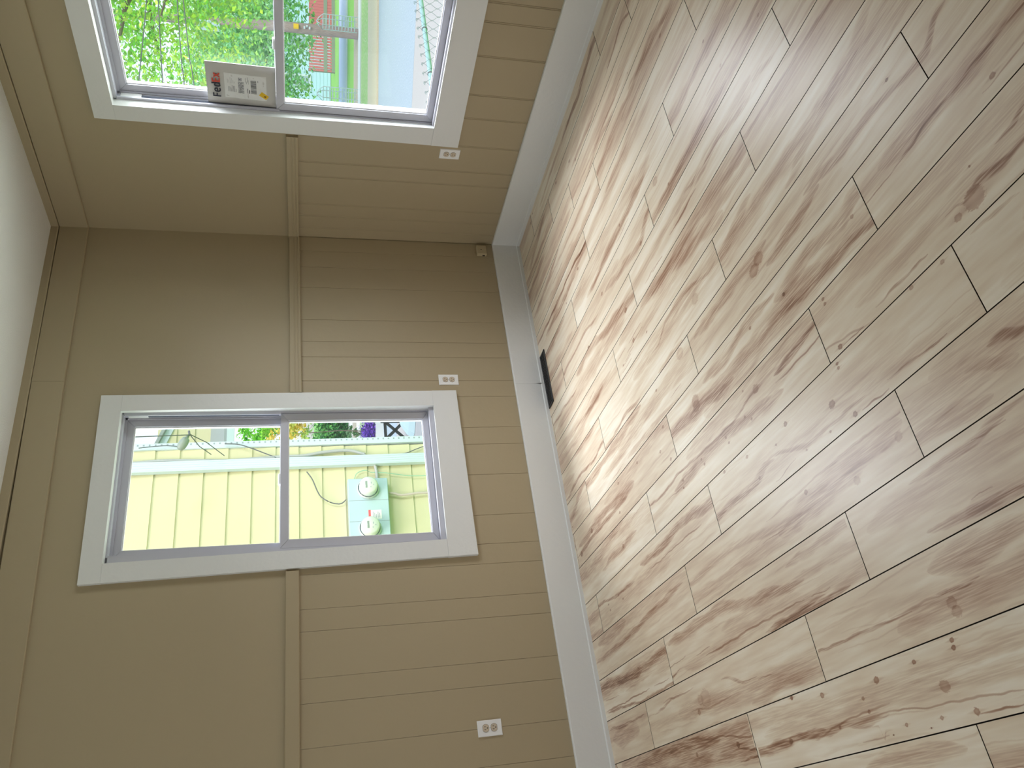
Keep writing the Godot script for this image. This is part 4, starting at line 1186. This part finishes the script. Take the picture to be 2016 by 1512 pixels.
func _ready() -> void:
	rng.seed = 1
	# --- camera: held on its side, as the photograph was taken
	var cam := Camera3D.new()
	cam.name = "camera"
	var F := Vector3(0.50351122, -0.25769619, -0.82466304)
	var R := Vector3(0.8530934, -0.00281865, 0.52175062)
	var U := Vector3(0.13677758, 0.96622189, -0.21841969)
	cam.transform = Transform3D(Basis(-U, R, -F), Vector3(-3.4541, 1.41547, 3.91579))
	cam.fov = rad_to_deg(2.0 * atan(756.0 / 1599.66))
	cam.near = 0.05
	cam.far = 400.0
	cam.current = true
	add_child(cam)
	# --- sky, sun behind cloud, exposure
	var env := Environment.new()
	env.background_mode = Environment.BG_SKY
	var sm := ProceduralSkyMaterial.new()
	sm.sky_top_color = Color(0.80, 0.90, 1.0)
	sm.sky_horizon_color = Color(0.96, 0.98, 1.0)
	sm.ground_horizon_color = Color(0.85, 0.87, 0.86)
	sm.ground_bottom_color = Color(0.6, 0.62, 0.58)
	sm.sky_energy_multiplier = SKY
	sm.ground_energy_multiplier = SKY
	var sky := Sky.new()
	sky.sky_material = sm
	env.sky = sky
	env.tonemap_mode = Environment.TONE_MAPPER_LINEAR
	env.tonemap_exposure = 1.0
	env.sdfgi_enabled = true
	env.ssao_enabled = true
	env.ssil_enabled = true
	var we := WorldEnvironment.new()
	we.name = "environment"
	we.environment = env
	add_child(we)
	var sun := DirectionalLight3D.new()
	sun.name = "veiled_sun"
	sun.light_energy = SUN
	sun.light_angular_distance = 30.0
	sun.light_color = Color(1.0, 0.98, 0.94)
	sun.shadow_enabled = true
	add_child(sun)
	sun.look_at_from_position(Vector3.ZERO, Vector3(0.42, -0.80, -0.55))
	# --- daylight: the sky over the gap to the yellow house, the sky over the street, and what comes in level at each window, the left one added for fill
	day_light("sky_light", Vector3(-1.4, 3.3, -1.0), Vector3(-1.9, 0.9, 2.6), Vector2(1.3, 1.2), SKY_BACK)
	day_light("sky_light", Vector3(1.15, 2.9, 1.95), Vector3(-1.8, 0.3, 0.6), Vector2(1.3, 1.2), SKY_STREET)
	day_light("window_area_light", Vector3(-1.605, 1.48, -0.22), Vector3(-1.605, 1.48, 2.0), Vector2(0.80, 1.62), E_BACK)
	day_light("window_area_light", Vector3(0.22, 1.48, 1.311), Vector3(-2.0, 1.48, 1.311), Vector2(0.80, 1.62), E_NEAR)
	day_light("street_daylight", Vector3(1.4, 1.45, 1.35), Vector3(-2.0, 1.45, 1.2), Vector2(2.4, 1.7), E_STREET)
	day_light("window_area_light", Vector3(-5.72, 1.48, 1.6), Vector3(-2.0, 1.48, 1.6), Vector2(0.80, 1.62), E_ADDED_LEFT)  # added fill lamp behind the made-up left window, brightens that side

	materials()
	var back := Transform3D.IDENTITY
	var right := Transform3D(Basis(Vector3(0, 0, 1), Vector3(0, 1, 0), Vector3(-1, 0, 0)), Vector3.ZERO)
	var left := Transform3D(Basis(Vector3(0, 0, -1), Vector3(0, 1, 0), Vector3(1, 0, 0)), Vector3(-5.5, 0, 0))
	var front := Transform3D(Basis(Vector3(-1, 0, 0), Vector3(0, 1, 0), Vector3(0, 0, -1)), Vector3(0, 0, 6.0))
	# --- the room
	build_floor()
	wall("wall_back", "tan painted wall with board panelling below the rail, yellow house outside", back, -5.64, 0.14, [[-2.035, -1.192, 0.58, 2.30]], BOARDS_BACK, -1.0)
	wall("wall_right", "tan painted wall with beaded boards below the rail, street outside", right, 0.0, 6.14, [[0.877, 1.725, 0.58, 2.30]], BOARDS_RIGHT, 1.0)
	wall("wall_left", "plain tan painted wall opposite the street window", left, -6.14, 0.0, [[-2.035, -1.187, 0.58, 2.30]], [], 1.0)
	wall("wall_front", "plain tan painted wall behind the viewer", front, 0.0, 5.5, [], [], 1.0)
	var ce := thing("ceiling", Vector3.ZERO, "white matt ceiling", "ceiling", "", "structure")
	var st := S()
	var P := []
	for q in [[0.0, 0.0], [-5.5, 0.0], [-5.5, 6.0], [0.0, 6.0]]: P.append(Vector3(q[0], 2.747 + 0.005 * q[0] - 0.012 * q[1], q[1]))
	for q in [[0.0, 0.0], [-5.5, 0.0], [-5.5, 6.0], [0.0, 6.0]]: P.append(Vector3(q[0], 2.95, q[1]))
	hexa(st, P)
	part(ce, "panel", st, M.ceiling)
	window("window_1", "white vinyl window looking onto the street tree, envelope inside", right, 0.927, 1.695, [Vector2(0.83, 2.374), Vector2(1.79, 2.371), Vector2(1.80, 0.545), Vector2(0.81, 0.539)], [Vector2(0.921, 2.278), Vector2(1.70, 2.276), Vector2(1.695, 0.69), Vector2(0.933, 0.688)], false, 1.505)
	window("window_2", "white vinyl window looking onto the yellow house", back, -1.985, -1.222, [Vector2(-2.124, 2.363), Vector2(-1.135, 2.37), Vector2(-1.115, 0.533), Vector2(-2.089, 0.518)], [Vector2(-2.029, 2.27), Vector2(-1.228, 2.271), Vector2(-1.213, 0.677), Vector2(-1.999, 0.664)], true)
	window("window_3", "added unseen vinyl window for fill light in the plain left wall", left, -1.985, -1.217, [Vector2(-2.09, 2.35), Vector2(-1.11, 2.35), Vector2(-1.11, 0.54), Vector2(-2.09, 0.54)], [Vector2(-1.99, 2.26), Vector2(-1.21, 2.26), Vector2(-1.21, 0.69), Vector2(-1.99, 0.69)], true)  # window added out of view to go with the fill from the left
	# crown: flat board with a strip against the ceiling
	var board := [[0.0, 0.0], [0.0, 0.016], [0.003, 0.019], [0.148, 0.019], [0.151, 0.0]]
	var strip := [[0.0, 0.0], [0.0, 0.024], [0.004, 0.028], [0.055, 0.028], [0.055, 0.0]]
	var t := thing("trim_1", Vector3.ZERO, "tan crown board under the ceiling on the wall with the yellow house window", "trim", "", "structure")
	run(t, "crown_board", board, Vector2(-0.019, 2.556), Vector2(-1.05, 2.5515), M.wall)
	run(t, "crown_board", board, Vector2(-1.0515, 2.5512), Vector2(-5.5, 2.475), M.wall)
	run(t, "crown_strip", strip, Vector2(-0.028, 2.709), Vector2(-5.5, 2.67), M.wall)
	t = thing("trim_2", Vector3.ZERO, "tan crown board under the ceiling on the street wall", "trim", "", "structure")
	t.transform = right
	run(t, "crown_board", board, Vector2(0.0, 2.557), Vector2(6.0, 2.45), M.wall)
	run(t, "crown_strip", strip, Vector2(0.0, 2.708), Vector2(6.0, 2.605), M.wall)
	# chair rail with shallow flutes
	var rail := [[0.0, 0.0], [0.0, 0.017], [0.003, 0.020], [0.012, 0.020], [0.014, 0.0178], [0.018, 0.0178], [0.020, 0.020], [0.030, 0.020], [0.032, 0.018], [0.036, 0.018], [0.038, 0.020], [0.059, 0.020], [0.062, 0.017], [0.062, 0.0]]
	t = thing("trim_3", Vector3.ZERO, "tan chair rail on the wall with the yellow house window", "trim", "", "structure")
	run(t, "chair_rail", rail, Vector2(-0.019, 1.388), Vector2(-1.122, 1.382), M.wall)
	run(t, "chair_rail", [[0.0, 0.0], [0.0, 0.018], [0.003, 0.021], [0.060, 0.021], [0.063, 0.018], [0.063, 0.0]], Vector2(-2.118, 1.400), Vector2(-5.5, 1.404), M.wall)
	t = thing("trim_4", Vector3.ZERO, "tan fluted chair rail on the street wall", "trim", "", "structure")
	t.transform = right
	run(t, "chair_rail", rail, Vector2(0.0, 1.391), Vector2(0.800, 1.398), M.wall)
	run(t, "chair_rail", rail, Vector2(1.81, 1.40), Vector2(6.0, 1.40), M.wall)
	# baseboards with a thin shoe
	var base := [[0.0, 0.0], [0.0, 0.025], [0.018, 0.025], [0.022, 0.019], [0.176, 0.019], [0.180, 0.015], [0.180, 0.0]]
	for b in [["baseboard_back", "white painted baseboard below the yellow house window", back, -0.019, -5.5], ["baseboard_right", "white painted baseboard below the street window", right, 0.0, 6.0], ["baseboard_left", "white painted baseboard on the plain left wall", left, -6.0, 0.0], ["baseboard_front", "white painted baseboard behind the viewer", front, 0.0, 5.5]]:
		t = thing(b[0], Vector3.ZERO, b[1], "baseboard", "", "structure")
		t.transform = b[2]
		if b[0] == "baseboard_back":
			run(t, "baseboard_length", base, Vector2(b[3], 0.0), Vector2(-1.072, 0.0), M.trim)
			run(t, "baseboard_length", base, Vector2(-1.0732, 0.0), Vector2(b[4], 0.0), M.trim)
		else:
			run(t, "baseboard_length", base, Vector2(b[3], 0.0), Vector2(b[4], 0.0), M.trim)
	# --- things in the room
	outlet(back, "white duplex outlet on the panelling right beside the yellow house window", -1.035, 0.565)
	outlet(back, "white duplex outlet alone on the panelling, a board joint running behind it", -2.910, 0.559)
	outlet(right, "white duplex outlet tucked beside the lower corner of the street window casing", 0.745, 0.573)
	var j := thing("cable_box", Vector3(-0.068, 0.258, 0.0), "small tan painted cable box in the wall corner above the baseboard", "junction box")
	st = S()
	cbx(st, Vector3(-0.036, -0.032, 0.0), Vector3(0.036, 0.032, 0.026), 0.003)
	part(j, "cover", st, M.jack)
	st = S()
	lathe(st, Vector3(0.0, 0.004, 0.026), Vector3(0, 0, 1), [[0.004, 0.0], [0.004, 0.001], [0.0, 0.001]], 10)
	part(j, "screw", st, M.socket_rim)
	st = S()
	bx(st, Vector3(-0.0365, -0.02, 0.004), Vector3(-0.034, -0.004, 0.014))
	part(j, "port", st, M.black)
	build_register()
	build_parcel()
	# --- outdoors
	build_neighbour()
	build_yard()
	build_street()

func build_register() -> void:
	var v := thing("floor_register", Vector3(-1.075, 0.0, 0.078), "black metal floor register beside the white baseboard", "register")
	var st := S()
	var L := 0.178
	var W := 0.046
	for q in [[-L, -W, L, -W + 0.014], [-L, W - 0.014, L, W], [-L, -W, -L + 0.016, W], [L - 0.016, -W, L, W]]:
		cbx(st, Vector3(q[0], 0.0, q[1]), Vector3(q[2], 0.006, q[3]), 0.0025)
	part(v, "rim", st, M.register)
	st = S()
	bx(st, Vector3(-L + 0.01, 0.0, -W + 0.01), Vector3(L - 0.01, 0.0012, W - 0.01))
	part(v, "well", st, M.black)
	for i in 22:
		st = S()
		var x := -L + 0.022 + i * 0.0146
		hexa(st, [Vector3(x, 0.001, -W + 0.012), Vector3(x + 0.003, 0.001, -W + 0.012), Vector3(x + 0.006, 0.005, -W + 0.012), Vector3(x + 0.003, 0.005, -W + 0.012), Vector3(x, 0.001, W - 0.012), Vector3(x + 0.003, 0.001, W - 0.012), Vector3(x + 0.006, 0.005, W - 0.012), Vector3(x + 0.003, 0.005, W - 0.012)])
		part(v, "louvre", st, M.register)
